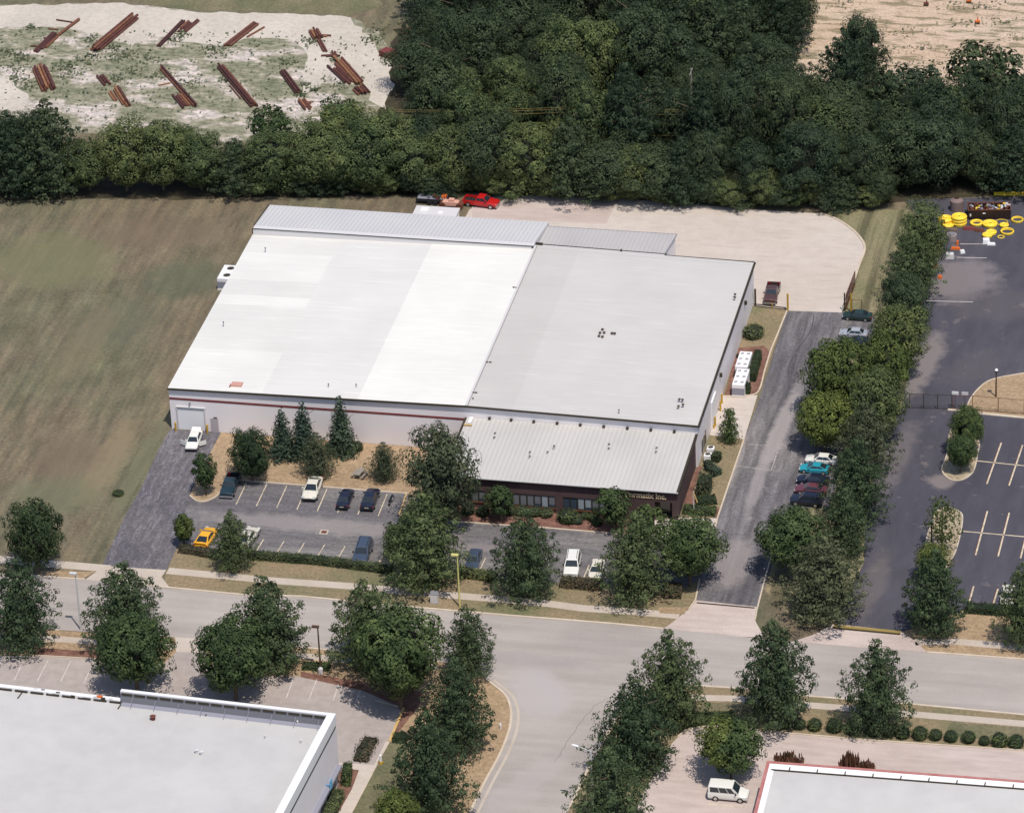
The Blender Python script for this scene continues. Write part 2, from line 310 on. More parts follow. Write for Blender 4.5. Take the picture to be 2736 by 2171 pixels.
def strip(b, pts, w, z0, z1, mi=0):
    "swept rectangular profile along a polyline (world points)"
    n = len(pts); L = []
    for i in range(n):
        a = Vector(pts[max(i - 1, 0)]); c = Vector(pts[min(i + 1, n - 1)]); d = (c - a).normalized(); nr = Vector((-d.y, d.x)) * w / 2
        p = Vector(pts[i]); L.append((p + nr, p - nr))
    vs = []
    for l, r in L: vs += [(l.x, l.y, z0), (r.x, r.y, z0), (r.x, r.y, z1), (l.x, l.y, z1)]
    fs = []
    for i in range(n - 1):
        q = 4 * i
        for j in range(4): fs.append((q + j, q + 4 + j, q + 4 + (j + 1) % 4, q + (j + 1) % 4))
    fs += [(0, 1, 2, 3), (4 * n - 1, 4 * n - 2, 4 * n - 3, 4 * n - 4)]
    b.add(vs, fs, mi)
def kerb(pts, name='kerb', w=.17, h=.13, mat='kerb'):
    b = MB(); strip(b, pts, w, -.02, h); return tag(b.build(name, M[mat]), kind='structure')
def lines(name, segs, w=.12, z=.024, mat='paint'):
    b = MB()
    for a, c in segs:
        a = Vector(a); c = Vector(c); d = (c - a).normalized(); n = Vector((-d.y, d.x)) * w / 2
        b.quad((*(a - n), z), (*(c - n), z), (*(c + n), z), (*(a + n), z))
    return tag(b.build(name, M[mat]), kind='structure')

sheet('ground', [(-2500, -2000), (2500, -2000), (2500, 4000), (-2500, 4000)], 0, 'field')
# upper left storage yard
yd = [T(0, 0, -400, 60), T(0, 0, 0, 40), T(0, 0, 1000, 30), T(0, 0, 1500, 90), T(1, 0, 0, 110), T(1, 0, 800, 140), T(1, 0, 1060, 300), T(1, 0, 1200, 560), T(1, 0, 1300, 800), T(1, 0, 1000, 1150), T(1, 0, 0, 1180), T(0, 0, 1000, 1100), T(0, 0, -400, 1060)]
sheet('gravel_yard', rough(yd, 2.0, .5, 3), .004, 'weedy')
tk = [T(0, 0, -400, 60), T(0, 0, 0, 42), T(0, 0, 1000, 32), T(0, 0, 1500, 92), T(1, 0, 0, 112), T(1, 0, 790, 142), T(1, 0, 960, 330), T(1, 0, 1120, 560), T(1, 0, 1130, 700), T(1, 0, 1060, 900), T(1, 0, 960, 820), T(1, 0, 860, 650), T(1, 0, 760, 500), T(1, 0, 640, 430), T(1, 0, 560, 700), T(1, 0, 380, 780), T(1, 0, 420, 560), T(1, 0, 450, 420), T(1, 0, 330, 330), T(1, 0, 0, 310),
      T(0, 0, 1800, 380), T(0, 0, 1500, 340), T(0, 0, 1250, 300), T(0, 0, 1080, 380), T(0, 0, 850, 300), T(0, 0, 500, 220), T(0, 0, 0, 230), T(0, 0, -400, 250)]
sheet('gravel_track', rough(tk, 1.4, .45, 5), .008, 'gravel')
sheet('gravel_patch', rough([T(0, 0, -300, 620), T(0, 0, 60, 620), T(0, 0, 130, 720), T(0, 0, 260, 790), T(0, 0, 180, 900), T(0, 0, -300, 900)], 1.2, .4, 7), .008, 'gravel')
sheet('far_grass', rough([T(0, 0, 1150, 20), T(0, 0, 1500, 80), T(1, 0, 0, 100), T(1, 0, 800, 130), T(1, 0, 1040, 60), T(1, 0, 1040, -300), T(0, 0, 1100, -300)], 1.5, .4, 8), .008, 'green')
sheet('dirt_clearing', rough([D(1660, -80), D(2350, -80), D(2350, 340), D(1900, 330), D(1780, 280), D(1680, 200), D(1650, 60)], 3, .8, 9), .004, 'dirt')
sheet('dirt_patch', rough([D(1500, 150), D(1640, 150), D(1660, 290), D(1500, 300)], 2, .5, 19), .008, 'dirt')
M['floor'] = gmat('shaded_leaf_litter', [(.4, [(.35, (.045, .036, .026)), (.65, (.07, .06, .035))], (1, 1, 1), 0), FINE], .95)  # brown litter, its colour darkened for the shade between the trees
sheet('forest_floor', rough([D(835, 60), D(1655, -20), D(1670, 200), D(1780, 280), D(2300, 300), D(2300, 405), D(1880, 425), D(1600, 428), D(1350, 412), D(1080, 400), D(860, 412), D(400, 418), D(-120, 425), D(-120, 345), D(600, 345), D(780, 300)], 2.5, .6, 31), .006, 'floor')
# concrete service yard
yc = curve([T(3, 1, 480, 95), T(3, 1, 620, 145), T(3, 1, 740, 225), T(3, 1, 820, 310), T(3, 1, 845, 390), T(3, 1, 800, 520), T(3, 1, 760, 640)])
sheet('service_yard', [T(3, 1, 207, 893)] + [(72, 45.2), (20, 45.2), G(1230, 605), T(1, 1, 1770, 60), G(1330, 520), G(1600, 525), T(2, 1, 2000, 60)] + yc + [T(3, 1, 655, 908)], .012, 'concrete')
kerb(yc + [T(3, 1, 690, 830)], 'yard_kerb', w=.3)
sheet('yard_slab', [T(1, 1, 1790, 0), T(2, 1, 880, 0), T(2, 1, 800, 180), T(1, 1, 1790, 130)], .016, 'pink')
# east tree row bed
sheet('tree_verge', [T(3, 1, 480, 60), T(3, 1, 1200, 60), T(3, 1, 1480, 400), T(3, 1, 1330, 800), T(3, 1, 1240, 1200), T(3, 1, 1150, 1694), T(3, 2, 1000, 300), T(3, 2, 900, 700), T(3, 2, 860, 900), T(3, 2, 840, 1300), T(3, 3, 600, 130), T(3, 3, 300, 170), T(3, 2, 0, 1500), T(3, 2, 0, 700), T(3, 1, 400, 1694), T(3, 1, 600, 1100), T(3, 1, 655, 905)] , .004, 'mown')
# driveways and parking
dr = [T(2, 2, 1540, 1612), T(2, 2, 1570, 1440), T(2, 2, 1700, 1040), T(2, 2, 1716, 935), T(2, 2, 1935, 290), T(2, 1, 2035, 1694), T(3, 1, 207, 893), T(3, 1, 655, 908), T(3, 1, 930, 940), T(3, 1, 900, 1150), T(3, 1, 600, 1180), T(3, 2, 360, 240), T(3, 2, 700, 300), T(3, 2, 560, 850), T(3, 2, 250, 850), T(3, 2, 30, 1480), T(2, 2, 2040, 1665)]
sheet('east_driveway', dr, .012, 'drive')
lot = [T(0, 2, 1420, 1300)] + [T(0, 2, 1480, 1130), T(0, 2, 1560, 1180), T(0, 2, 1640, 1235), T(1, 2, 0, 1250), T(1, 2, 1100, 1360), T(1, 2, 1990, 1430), T(2, 2, 430, 1470), T(2, 2, 1400, 1530), T(2, 2, 1568, 1440), T(2, 2, 1700, 1042), T(2, 2, 1200, 1100), T(2, 2, 830, 1062), T(2, 2, 300, 1018), T(1, 2, 2085, 997), T(1, 2, 1660, 970), T(1, 2, 1300, 940), T(1, 2, 1260, 735), T(1, 2, 0, 637), T(0, 2, 1990, 622)] + curve([T(0, 2, 1865, 612), T(0, 2, 1800, 740), T(0, 2, 1700, 795), T(0, 2, 1620, 795), T(0, 2, 1562, 755)], 5) + [T(0, 2, 1400, 800), T(0, 2, 1300, 1100)]
sheet('parking_lot', lot, .012, 'park')
sheet('west_driveway', [T(0, 2, 1398, 208), T(0, 2, 1822, 228), T(0, 2, 1730, 400), T(0, 2, 1640, 570), T(0, 2, 1562, 750), T(0, 2, 1520, 900), T(0, 2, 1478, 1135), T(0, 2, 1370, 1362), T(0, 2, 838, 1328), T(0, 2, 1040, 900), T(0, 2, 1170, 670), T(0, 2, 1300, 380)], .016, 'oldrive')
nose = curve([T(0, 2, 1562, 752), T(0, 2, 1620, 795), T(0, 2, 1700, 797), T(0, 2, 1800, 740), T(0, 2, 1862, 614)], 5)
sheet('picnic_lawn', [(6.9, -.05), (41, -.05), (41, -14.4), T(1, 2, 1500, 800), T(1, 2, 1260, 735), T(1, 2, 0, 637), T(0, 2, 1990, 624)] + nose[::-1] + [T(0, 2, 1640, 570), T(0, 2, 1730, 400)], .02, 'tan')
kerb(nose, 'lot_kerb', .2); kerb([T(0, 2, 1990, 624), T(1, 2, 0, 637), T(1, 2, 1260, 735)], 'lot_kerb', .2)
kerb([T(1, 2, 1560, 955), T(1, 2, 1660, 967), T(1, 2, 2085, 997), T(2, 2, 300, 1018), T(2, 2, 830, 1062), T(2, 2, 1200, 1095)], 'lot_kerb', .22)
isl = [T(1, 2, 1250, 775), T(1, 2, 1190, 915), T(1, 2, 1215, 935), T(1, 2, 1300, 940), T(1, 2, 1400, 740)]
sheet('parking_island', isl, .024, 'rock'); kerb([T(1, 2, 1250, 740), T(1, 2, 1192, 905), T(1, 2, 1205, 932), T(1, 2, 1300, 945)], 'island_kerb', .18, mat='yellow_kerb')
sheet('parking_island', [T(1, 2, 1060, 1190), T(1, 2, 1120, 1190), T(1, 2, 1300, 1400), T(1, 2, 1040, 1380)], .024, 'rock'); kerb([T(1, 2, 1100, 1190), T(1, 2, 1065, 1215), T(1, 2, 1030, 1300)], 'island_kerb', .2)
sheet('mulch_bed', [(41.5, -14.3), (68.9, -14.3), T(2, 2, 1200, 1090), T(2, 2, 830, 1058), T(2, 2, 300, 1014), T(1, 2, 2085, 993), T(1, 2, 1660, 963), T(1, 2, 1450, 930)], .026, 'mulch')
sheet('entrance_walk', [(68.9, -14.2), (72.35, -13.0), T(2, 2, 1716, 938), T(2, 2, 1695, 1050), T(2, 2, 1400, 1090), T(2, 2, 1130, 1095)], .03, 'concrete')
# side strip east of the warehouse
sheet('side_lawn', [(72.25, 44.6), (77.15, 44.6), T(2, 1, 2045, 1600), (72.25, 19.2)], .02, 'verge')
sheet('side_mulch', rough([T(2, 1, 2150, 1230), T(2, 1, 2040, 1580), T(2, 1, 1775, 1590), T(2, 1, 1790, 1520), T(2, 1, 1880, 1200), T(2, 1, 2100, 1180)], 2, .1, 4), .026, 'mulch')
sheet('loading_pad', [(72.25, 19.3), (76.9, 20.0), (77.05, 8.0), (72.25, 8.5)], .028, 'concrete')
sheet('side_lawn', [(72.25, 8.5), (77.05, 8.0), T(2, 2, 1716, 938), (72.35, -13.0)], .02, 'verge')
sheet('side_mulch', [T(2, 2, 1440, 700), T(2, 2, 1560, 500), T(2, 2, 1590, 510), T(2, 2, 1500, 760), T(2, 2, 1740, 860), T(2, 2, 1716, 935), T(2, 2, 1430, 900)], .026, 'mulch')
kerb([T(3, 1, 207, 893), T(2, 1, 2150, 1235)] + curve([T(2, 1, 2100, 1400), T(2, 1, 2060, 1545), T(2, 1, 1990, 1590), T(2, 1, 1790, 1602)], 4), 'drive_kerb', .2)
kerb([T(2, 2, 1935, 290), T(2, 2, 1716, 935), T(2, 2, 1690, 1050)], 'drive_kerb', .2)
kerb([T(2, 2, 1568, 1440), T(2, 2, 1535, 1610), T(2, 2, 1480, 1690)], 'drive_kerb', .18); kerb([T(3, 2, 80, 1240), T(3, 2, 20, 1450), T(2, 2, 2040, 1694), T(2, 3, 2025, 110)], 'drive_kerb', .18)
# front strip, sidewalks and road
top = [T(0, 2, -400, 1250), T(0, 2, 0, 1275), T(0, 2, 900, 1352), T(0, 2, 1380, 1368), T(1, 2, 160, 1450), T(1, 2, 860, 1500), T(1, 2, 1300, 1545), T(1, 2, 1960, 1598), T(2, 2, 330, 1640), T(2, 3, 600, 10), T(2, 3, 1040, 40), T(2, 3, 1400, 72)]
sheet('front_lawn', [T(0, 2, 1368, 1372), T(0, 2, 1480, 1130), T(0, 2, 1560, 1180), T(0, 2, 1640, 1235), T(1, 2, 0, 1250), T(1, 2, 1100, 1360), T(1, 2, 1990, 1430), T(2, 2, 430, 1470), T(2, 2, 1400, 1530), T(2, 2, 1568, 1440), T(2, 2, 1538, 1612), T(2, 2, 1490, 1690), T(2, 3, 1280, 175), T(2, 3, 860, 135), T(2, 3, 0, 70), T(1, 2, 1200, 1660), T(1, 2, 390, 1580), T(0, 2, 1990, 1565), T(0, 2, 1340, 1510)], .02, 'verge')
wb = []
for (x, y) in top: wb.append((x, y))
b = MB(); strip(b, wb[:3], 1.7, 0, .028); strip(b, wb[3:], 1.5, 0, .028); tag(b.build('sidewalk', M['walk']), kind='structure')
rd_top = [T(0, 2, -500, 1350), T(0, 2, 0, 1392), T(0, 2, 700, 1440), T(0, 2, 1210, 1490), T(0, 2, 1990, 1565), T(1, 2, 390, 1580), T(1, 2, 1200, 1660), T(2, 3, 0, 70), T(2, 3, 860, 138), T(2, 3, 1270, 178), T(2, 3, 1900, 243), T(3, 3, 200, 280), T(3, 3, 1360, 372), T(3, 3, 2156, 430), T(3, 3, 2700, 475)]
corn = curve([T(1, 3, 1700, 470), T(1, 3, 1850, 550), T(1, 3, 1965, 640), T(1, 3, 2060, 720), T(1, 3, 2105, 820), T(1, 3, 2110, 930), T(1, 3, 2085, 1050), T(1, 3, 2010, 1230), T(1, 3, 1900, 1430), T(1, 3, 1770, 1694), T(1, 3, 1600, 2050)], 4)
ecorn = curve([T(2, 3, 300, 2100), T(2, 3, 500, 1650), T(2, 3, 720, 1200), T(2, 3, 900, 900), T(2, 3, 1030, 740), T(2, 3, 1200, 660), T(2, 3, 1450, 645), T(2, 3, 1640, 655)], 4)
rd_bot = [T(0, 3, -500, 130), T(0, 3, 490, 190), T(0, 3, 1660, 262), T(1, 3, 460, 340), T(1, 3, 1000, 395)]
rd_bot2 = [T(2, 3, 1860, 668), T(3, 3, 390, 735), T(3, 3, 1200, 797), T(3, 3, 2156, 887), T(3, 3, 2700, 930)]
sheet('road', rd_top[::-1] + rd_bot + corn + ecorn + rd_bot2, .012, 'road')
for seg in (rd_top[:3], rd_top[3:10], rd_top[12:]): kerb(seg, 'road_kerb', .3, .1)
kerb(rd_bot[:2], 'road_kerb', .3, .1); kerb(rd_bot[2:] + corn, 'road_kerb', .3, .1); kerb(ecorn[4:] + rd_bot2, 'road_kerb', .3, .1)
b = MB(); strip(b, [(x + .9, y) for x, y in corn[6:]], .35, 0, .018); tag(b.build('gutter_strip', M['walk']), kind='structure')
sheet('verge', [T(0, 2, 320, 1368), T(0, 2, 785, 1375), T(0, 2, 690, 1430), T(0, 2, 320, 1400)], .03, 'tan')
sheet('driveway_apron', [T(0, 2, 838, 1328), T(0, 2, 1370, 1362), T(0, 2, 1330, 1420), T(0, 2, 1400, 1510), T(0, 2, 1210, 1492), T(0, 2, 700, 1442), T(0, 2, 800, 1370)], .03, 'walk')
sheet('driveway_apron', [T(2, 2, 1540, 1612), T(2, 2, 2040, 1665), T(2, 3, 2025, 110), T(2, 3, 2100, 250), T(2, 3, 1900, 245), T(2, 3, 1270, 178), T(2, 3, 1340, 130), T(2, 3, 1490, 10)], .03, 'pink')
sheet('driveway_apron', [T(3, 3, 590, 140), T(3, 3, 1140, 200), T(3, 3, 1260, 280), T(3, 3, 1360, 375), T(3, 3, 700, 325), T(3, 3, 250, 285), T(3, 3, 430, 225)], .03, 'pink')
b = MB(); strip(b, [T(2, 2, 1545, 1632), T(2, 2, 2020, 1675)], .28, 0, .042); tag(b.build('drain_channel', M['trim_dark']), kind='structure')
b = MB(); strip(b, [T(3, 3, 590, 160), T(3, 3, 1140, 212)], .5, .0, .12); tag(b.build('yellow_kerb', bsdf('dirty_ochre', (.3, .22, .07), .8)), kind='structure'); b = MB(); strip(b, [(x, y - .42) for x, y in (T(3, 3, 590, 160), T(3, 3, 1140, 212))], .3, .0, .06); tag(b.build('kerb_base', M['trim_dark']), kind='structure')
# right hand lots
def PQ(c, r, x, y): return T(c, r, x, y)
q1, q2, q3, q4 = T(3, 1, 1620, 640), T(3, 1, 1300, 1350), T(3, 2, 1080, 480), T(3, 1, 1900, 850)
blobs('dark', [(*q1, 8, 9, -.1, (.23, .2, .2), .75), (*q2, 3.2, 14, -.15, (.23, .2, .195), .8), (*q3, 2.6, 16, -.12, (.16, .14, .145), .7), (*q4, 9, 7, 0, (.115, .102, .11), .5), (*T(3, 2, 1480, 640), 2.2, 3.0, 0, (.25, .21, .2), .7), (*T(3, 1, 1750, 1350), 4, 9, -.5, (.105, .096, .105), .5), (*T(3, 2, 900, 1500), 2.4, 11, -.1, (.15, .13, .13), .6)])
blobs('field', [(*T(0, 1, 450, 480), 13, 12, -.4, (.165, .165, .088), 0.65), (*T(0, 1, 1500, 640), 9, 8, 0, (.1, .11, .072), 0.61), (*T(0, 1, 1000, 1000), 9, 10, 0, (.12, .12, .085), 0.43), (*T(0, 2, 880, 480), 3.4, 16, -.03, (.25, .195, .12), 0.70), (*T(0, 2, 560, 450), 6, 9, 0, (.17, .125, .088), 0.61), (*T(0, 1, 700, 1150), 4, 16, 0, (.2, .16, .1), 0.43), (*T(0, 2, 450, 750), 9, 7, 0, (.15, .15, .09), 0.61), (*T(0, 1, 1300, 250), 16, 6, 0, (.17, .13, .09), 0.52), (*T(0, 2, 1150, 500), 1.6, 20, 0, (.17, .165, .1), 0.52)])
blobs('park', [(*T(1, 2, 500, 990), 24, 2.6, -.01, (.32, .285, .275), .6), (*T(0, 2, 1000, 1250), 6, 5, 0, (.24, .215, .21), .5), (*T(1, 2, 1900, 1180), 12, 1.5, 0, (.3, .26, .26), .5)])
blobs('drive', [(*T(3, 2, 150, 200), 1.6, 16, -.06, (.38, .34, .33), .7), (*T(2, 2, 1850, 1300), 3.4, 9, 0, (.34, .3, .29), .6), (*T(2, 2, 2060, 600), 1.2, 14, 0, (.33, .295, .29), .6)])
blobs('road', [(*T(2, 3, 250, 700), 5, 9, .5, (.43, .395, .385), .8), (*T(1, 3, 2000, 420), 16, 2.5, 0, (.31, .285, .28), .5), (*T(2, 3, 100, 1500), 3.4, 14, -.35, (.43, .39, .38), .5)])
sheet('east_lot', [T(3, 1, 1180, -20), T(3, 1, 2600, -60), T(3, 2, 2900, 1750), T(3, 2, 1700, 1680), T(3, 3, 1180, 200), T(3, 3, 590, 130), T(3, 2, 840, 1300), T(3, 2, 850, 950), T(3, 2, 900, 700), T(3, 2, 1000, 300), T(3, 1, 1150, 1694), T(3, 1, 1240, 1200), T(3, 1, 1330, 800), T(3, 1, 1480, 400)], .012, 'dark')
sheet('lawn_island', [T(3, 1, 2500, 1400), T(3, 1, 2156, 1410)] + curve([T(3, 1, 2000, 1435), T(3, 1, 1860, 1475), T(3, 1, 1760, 1560), T(3, 1, 1700, 1650), T(3, 2, 1690, 55)], 4) + [T(3, 2, 1770, 75), T(3, 2, 2156, 112), T(3, 2, 2500, 140)], .03, 'tan')
kerb([T(3, 1, 2500, 1400), T(3, 1, 2156, 1410)] + curve([T(3, 1, 2000, 1435), T(3, 1, 1860, 1475), T(3, 1, 1760, 1560), T(3, 1, 1700, 1650), T(3, 2, 1690, 55)], 4), 'island_kerb', .18)
kerb([T(3, 2, 1530, 45), T(3, 2, 1770, 75), T(3, 2, 2156, 112), T(3, 2, 2500, 140)], 'island_kerb', .45)
i1 = curve([T(3, 2, 1790, 330), T(3, 2, 1770, 440), T(3, 2, 1735, 560), T(3, 2, 1640, 625), T(3, 2, 1540, 615), T(3, 2, 1480, 540), T(3, 2, 1520, 420), T(3, 2, 1560, 200), T(3, 2, 1700, 150), T(3, 2, 1790, 330)], 4)
i2 = curve([T(3, 2, 1430, 885), T(3, 2, 1530, 850), T(3, 2, 1630, 890), T(3, 2, 1650, 950), T(3, 2, 1625, 1100), T(3, 2, 1570, 1260), T(3, 2, 1450, 1400), T(3, 2, 1330, 1300), T(3, 2, 1350, 1130), T(3, 2, 1390, 1000), T(3, 2, 1430, 885)], 4)
for i_ in (i1, i2): sheet('lot_island', i_[:-1], .06, 'rock'); kerb(i_, 'island_kerb', .16)
sg = [(T(3, 2, 1970, 315), T(3, 2, 1850, 655)), (T(3, 2, 2145, 335), T(3, 2, 2033, 668)), (T(3, 2, 1770, 465), T(3, 2, 2400, 530)), (T(3, 2, 1855, 878), T(3, 2, 1758, 1240)), (T(3, 2, 2035, 892), T(3, 2, 1943, 1250)), (T(3, 2, 2215, 910), T(3, 2, 2128, 1265)), (T(3, 2, 1640, 1042), T(3, 2, 2400, 1110)), (T(3, 2, 1742, 1495), T(3, 2, 1700, 1650)), (T(3, 2, 1942, 1517), T(3, 2, 1895, 1668)), (T(3, 2, 2330, 350), T(3, 2, 2215, 690))]
lines('parking_lines', sg, .2, .022, 'paint')
b = MB()
for a, c in sg:
    if abs(a[0] - c[0]) < 3: strip(b, [(a[0] - .13, a[1]), (c[0] - .13, c[1])], .05, .015, .0205)
tag(b.build('line_edges', M['rust_edge']), kind='structure')
lines('parking_lines', [(T(3, 1, 1630, 345), T(3, 1, 1870, 345)), (T(3, 1, 1600, 455), T(3, 1, 1850, 460)), (T(3, 1, 1350, 812), T(3, 1, 1735, 822))], .14, .022, 'paint_w')
# lines of the front lot
sg = []
for i in range(8):
    if i in (): continue
    x = 100 + i * 165 - 165
    sg.append((T(1, 2, x + 1.0, 655 + (i - 1) * 14), T(1, 2, x - 87 + i * 2.0, 838 + (i - 1) * 13.5)))
for i in range(6):
    sg.append((T(1, 2, 75 + i * 167.5, 1110 + i * 14.5), T(1, 2, 10 + i * 164, 1215 + i * 22)))
sg += [(T(1, 2, 1245, 750), T(1, 2, 1240, 762)), (T(1, 2, 1900, 1265), T(1, 2, 1860, 1350)), (T(2, 2, 660, 1320), T(2, 2, 615, 1425)), (T(1, 2, 1050, 1250), T(1, 2, 1025, 1300))]
lines('parking_lines', sg, .13, .022, 'paint')
M['paint_f'] = gmat('very_faded_paint', [(2.2, [(.35, (.2, .175, .18)), (.6, (.5, .45, .42))], (1, 1, 1), 0)], .85)
lines('driveway_lines', [(T(2, 2, 1925, 320), T(3, 2, 140, 352)), (T(3, 2, 140, 352), T(3, 2, 75, 545)), (T(3, 2, 75, 545), T(2, 2, 1870, 505))], .13, .022, 'paint_f')
b = MB(); x, y = T(1, 2, 572, 1050); b.box(x - .55, x + .55, y - .55, y + .55, 0, .03); b.box(x - .36, x + .36, y - .32, y + .32, .03, .036, 1)
tag(b.build('storm_drain', [M['walk'], M['rust']]), 'square storm drain grate in the middle of the front parking lot', 'drain')
# skid mark
b = MB(); strip(b, curve([T(3, 1, 425, 930), T(3, 1, 400, 1060), T(3, 1, 300, 1200), T(3, 1, 230, 1330), T(3, 1, 215, 1420)], 5), .11, .013, .0175)
tag(b.build('skid_mark', bsdf('dark_tyre_mark', (.06, .055, .065), .9)), kind='structure')
b = MB(); rnd = random.Random(5)
cp = curve([T(2, 3, 830, 745), T(2, 3, 710, 810), T(2, 3, 590, 950), T(2, 3, 480, 1110), T(2, 3, 380, 1270)], 8)
strip(b, [(x + rnd.uniform(-.12, .12), y + rnd.uniform(-.12, .12)) for x, y in cp], .07, .013, .0165); tag(b.build('road_crack', M['jcant']), kind='structure')
# south west property
sheet('southwest_lot', [T(0, 3, -500, 400), T(0, 3, 330, 400), T(0, 3, 830, 432), T(0, 3, 1350, 470), T(0, 3, 1450, 370), T(0, 3, 1690, 378), T(0, 3, 1800, 560), T(1, 3, 330, 570), T(1, 3, 660, 575), T(1, 3, 900, 690), T(1, 3, 1230, 830), T(1, 3, 1110, 1105), T(1, 3, 1000, 1300), T(1, 3, 690, 1285), (42.5, -90), (-20, -90), (-20, -70)], .012, 'grey_lot')
sheet('driveway_apron', [T(0, 3, 1440, 248), T(0, 3, 1700, 265), T(0, 3, 1690, 380), T(0, 3, 1450, 372)], .03, 'concrete')
sheet('south_verge', [T(0, 3, -500, 135), T(0, 3, 490, 195), T(0, 3, 1440, 248), T(0, 3, 1450, 370), T(0, 3, 1350, 470), T(0, 3, 830, 432), T(0, 3, 330, 400), T(0, 3, -500, 380)], .006, 'tan')
sheet('bark_bed', [T(0, 3, 250, 330), T(0, 3, 1300, 400), T(0, 3, 1340, 465), T(0, 3, 830, 430), T(0, 3, 250, 395)], .01, 'mulch')
b = MB(); strip(b, [T(0, 3, -400, 225), T(0, 3, 450, 262), T(0, 3, 1440, 330)], 1.3, 0, .02); strip(b, [T(0, 3, 1700, 330), T(1, 3, 700, 430), T(1, 3, 1500, 500)], 1.3, 0, .02); tag(b.build('sidewalk', M['walk']), kind='structure')
sheet('south_verge', [T(0, 3, 1700, 265), T(1, 3, 460, 345), T(1, 3, 1000, 395)] + corn + [T(1, 3, 690, 1900), T(1, 3, 1040, 1100), T(1, 3, 1110, 1105), T(1, 3, 1230, 830), T(1, 3, 900, 690), T(1, 3, 330, 570), T(0, 3, 1800, 560), T(0, 3, 1690, 378)], .006, 'tan')
sheet('bark_bed', [T(1, 3, 380, 530), T(1, 3, 1380, 700), T(1, 3, 1360, 800), T(1, 3, 1130, 1100), T(1, 3, 1210, 830), T(1, 3, 900, 690), T(1, 3, 380, 575)], .014, 'mulch')
sheet('green_lawn', [T(1, 3, 1100, 1110), T(1, 3, 1250, 1120), T(1, 3, 1300, 1694), T(1, 3, 1200, 2000), T(1, 3, 640, 2000), T(1, 3, 800, 1694), T(1, 3, 1010, 1280)], .018, 'green')
sheet('building_walk', [T(1, 3, 690, 1278), T(1, 3, 985, 1300), T(1, 3, 1080, 1105), T(1, 3, 1110, 1108), T(1, 3, 1040, 1220), T(1, 3, 800, 1694), T(1, 3, 620, 2050), T(1, 3, 560, 1900), T(1, 3, 690, 1694), T(1, 3, 800, 1500), T(1, 3, 860, 1340), T(1, 3, 690, 1320)], .024, 'concrete')
sheet('shrub_bed', [T(1, 3, 690, 1322), T(1, 3, 862, 1340), T(1, 3, 800, 1530), T(1, 3, 690, 1694), T(1, 3, 560, 1930), T(1, 3, 480, 1900), T(1, 3, 640, 1500)], .02, 'mulch')
kerb([T(1, 3, 1228, 832), T(1, 3, 1112, 1104)], 'yellow_kerb', .3, .14, 'yellow_kerb'); kerb([T(1, 3, 990, 770), T(1, 3, 1228, 832)], 'island_kerb', .18)
kerb([T(1, 3, 1110, 1108), T(1, 3, 1045, 1225), T(1, 3, 800, 1694)], 'walk_edge', .12, .05)
kerb([T(0, 3, 250, 398), T(0, 3, 830, 430)], 'lot_kerb', .16)
lines('parking_lines', [(T(0, 3, 170, 490), T(0, 3, 120, 598)), (T(0, 3, 395, 440), T(0, 3, 308, 608)), (T(0, 3, 582, 445), T(0, 3, 500, 612)), (T(0, 3, 765, 465), T(0, 3, 688, 630)), (T(0, 3, 20, 415), T(0, 3, -40, 560)), (T(1, 3, 320, 590), T(1, 3, 262, 748)), (T(1, 3, 512, 595), T(1, 3, 447, 765)), (T(1, 3, 692, 635), T(1, 3, 648, 768)), (T(1, 3, 872, 680), T(1, 3, 830, 792))], .12, .022, 'paint_w')
# south east property
sheet('southeast_lot', [T(2, 3, 1040, 1900), T(2, 3, 1060, 1620), T(2, 3, 1130, 1480), T(2, 3, 1260, 1300), T(2, 3, 1340, 1120)] + curve([T(2, 3, 1390, 1070), T(2, 3, 1480, 1010), T(2, 3, 1700, 980), T(3, 3, 0, 1020)], 4) + [T(3, 3, 400, 1055), T(3, 3, 800, 1090), T(3, 3, 1300, 1125), T(3, 3, 2156, 1182), T(3, 3, 2700, 1220), T(3, 3, 2700, 2100)], .012, 'pink')
kerb(curve([T(2, 3, 1390, 1070), T(2, 3, 1480, 1010), T(2, 3, 1700, 980), T(3, 3, 0, 1020)], 4) + [T(3, 3, 400, 1055), T(3, 3, 800, 1090), T(3, 3, 1300, 1125), T(3, 3, 2156, 1182)], 'lot_kerb', .2)
sheet('corner_verge', ecorn[2:] + [T(2, 3, 1860, 668), T(3, 3, 390, 735), T(3, 3, 1200, 797), T(3, 3, 2156, 887), T(3, 3, 2700, 930), T(3, 3, 2700, 1215), T(3, 3, 2156, 1180), T(3, 3, 1300, 1123), T(3, 3, 400, 1053), T(3, 3, 0, 1018), T(2, 3, 1700, 978), T(2, 3, 1480, 1008), T(2, 3, 1340, 1120), T(2, 3, 1130, 1480), T(2, 3, 1040, 1620), T(2, 3, 900, 2000)], .006, 'verge')
b = MB(); strip(b, [T(2, 3, 1500, 745), T(2, 3, 1860, 752), T(3, 3, 390, 808), T(3, 3, 650, 828), T(3, 3, 1200, 878), T(3, 3, 2156, 960), T(3, 3, 2700, 1010)], 1.3, 0, .024); tag(b.build('sidewalk', M['walk']), kind='structure')
sheet('green_lawn', rough([T(2, 3, 1580, 780), T(2, 3, 1860, 785), T(2, 3, 1900, 960), T(2, 3, 1500, 960)], 2, .2, 2), .012, 'green')
sheet('green_lawn', rough([T(3, 3, 1540, 945), T(3, 3, 2156, 990), T(3, 3, 2156, 1120), T(3, 3, 1500, 1060)], 2, .2, 2), .012, 'green')
lines('parking_lines', [(T(2, 3, 1640, 1620), T(2, 3, 1960, 1650))], .14, .022, 'paint')
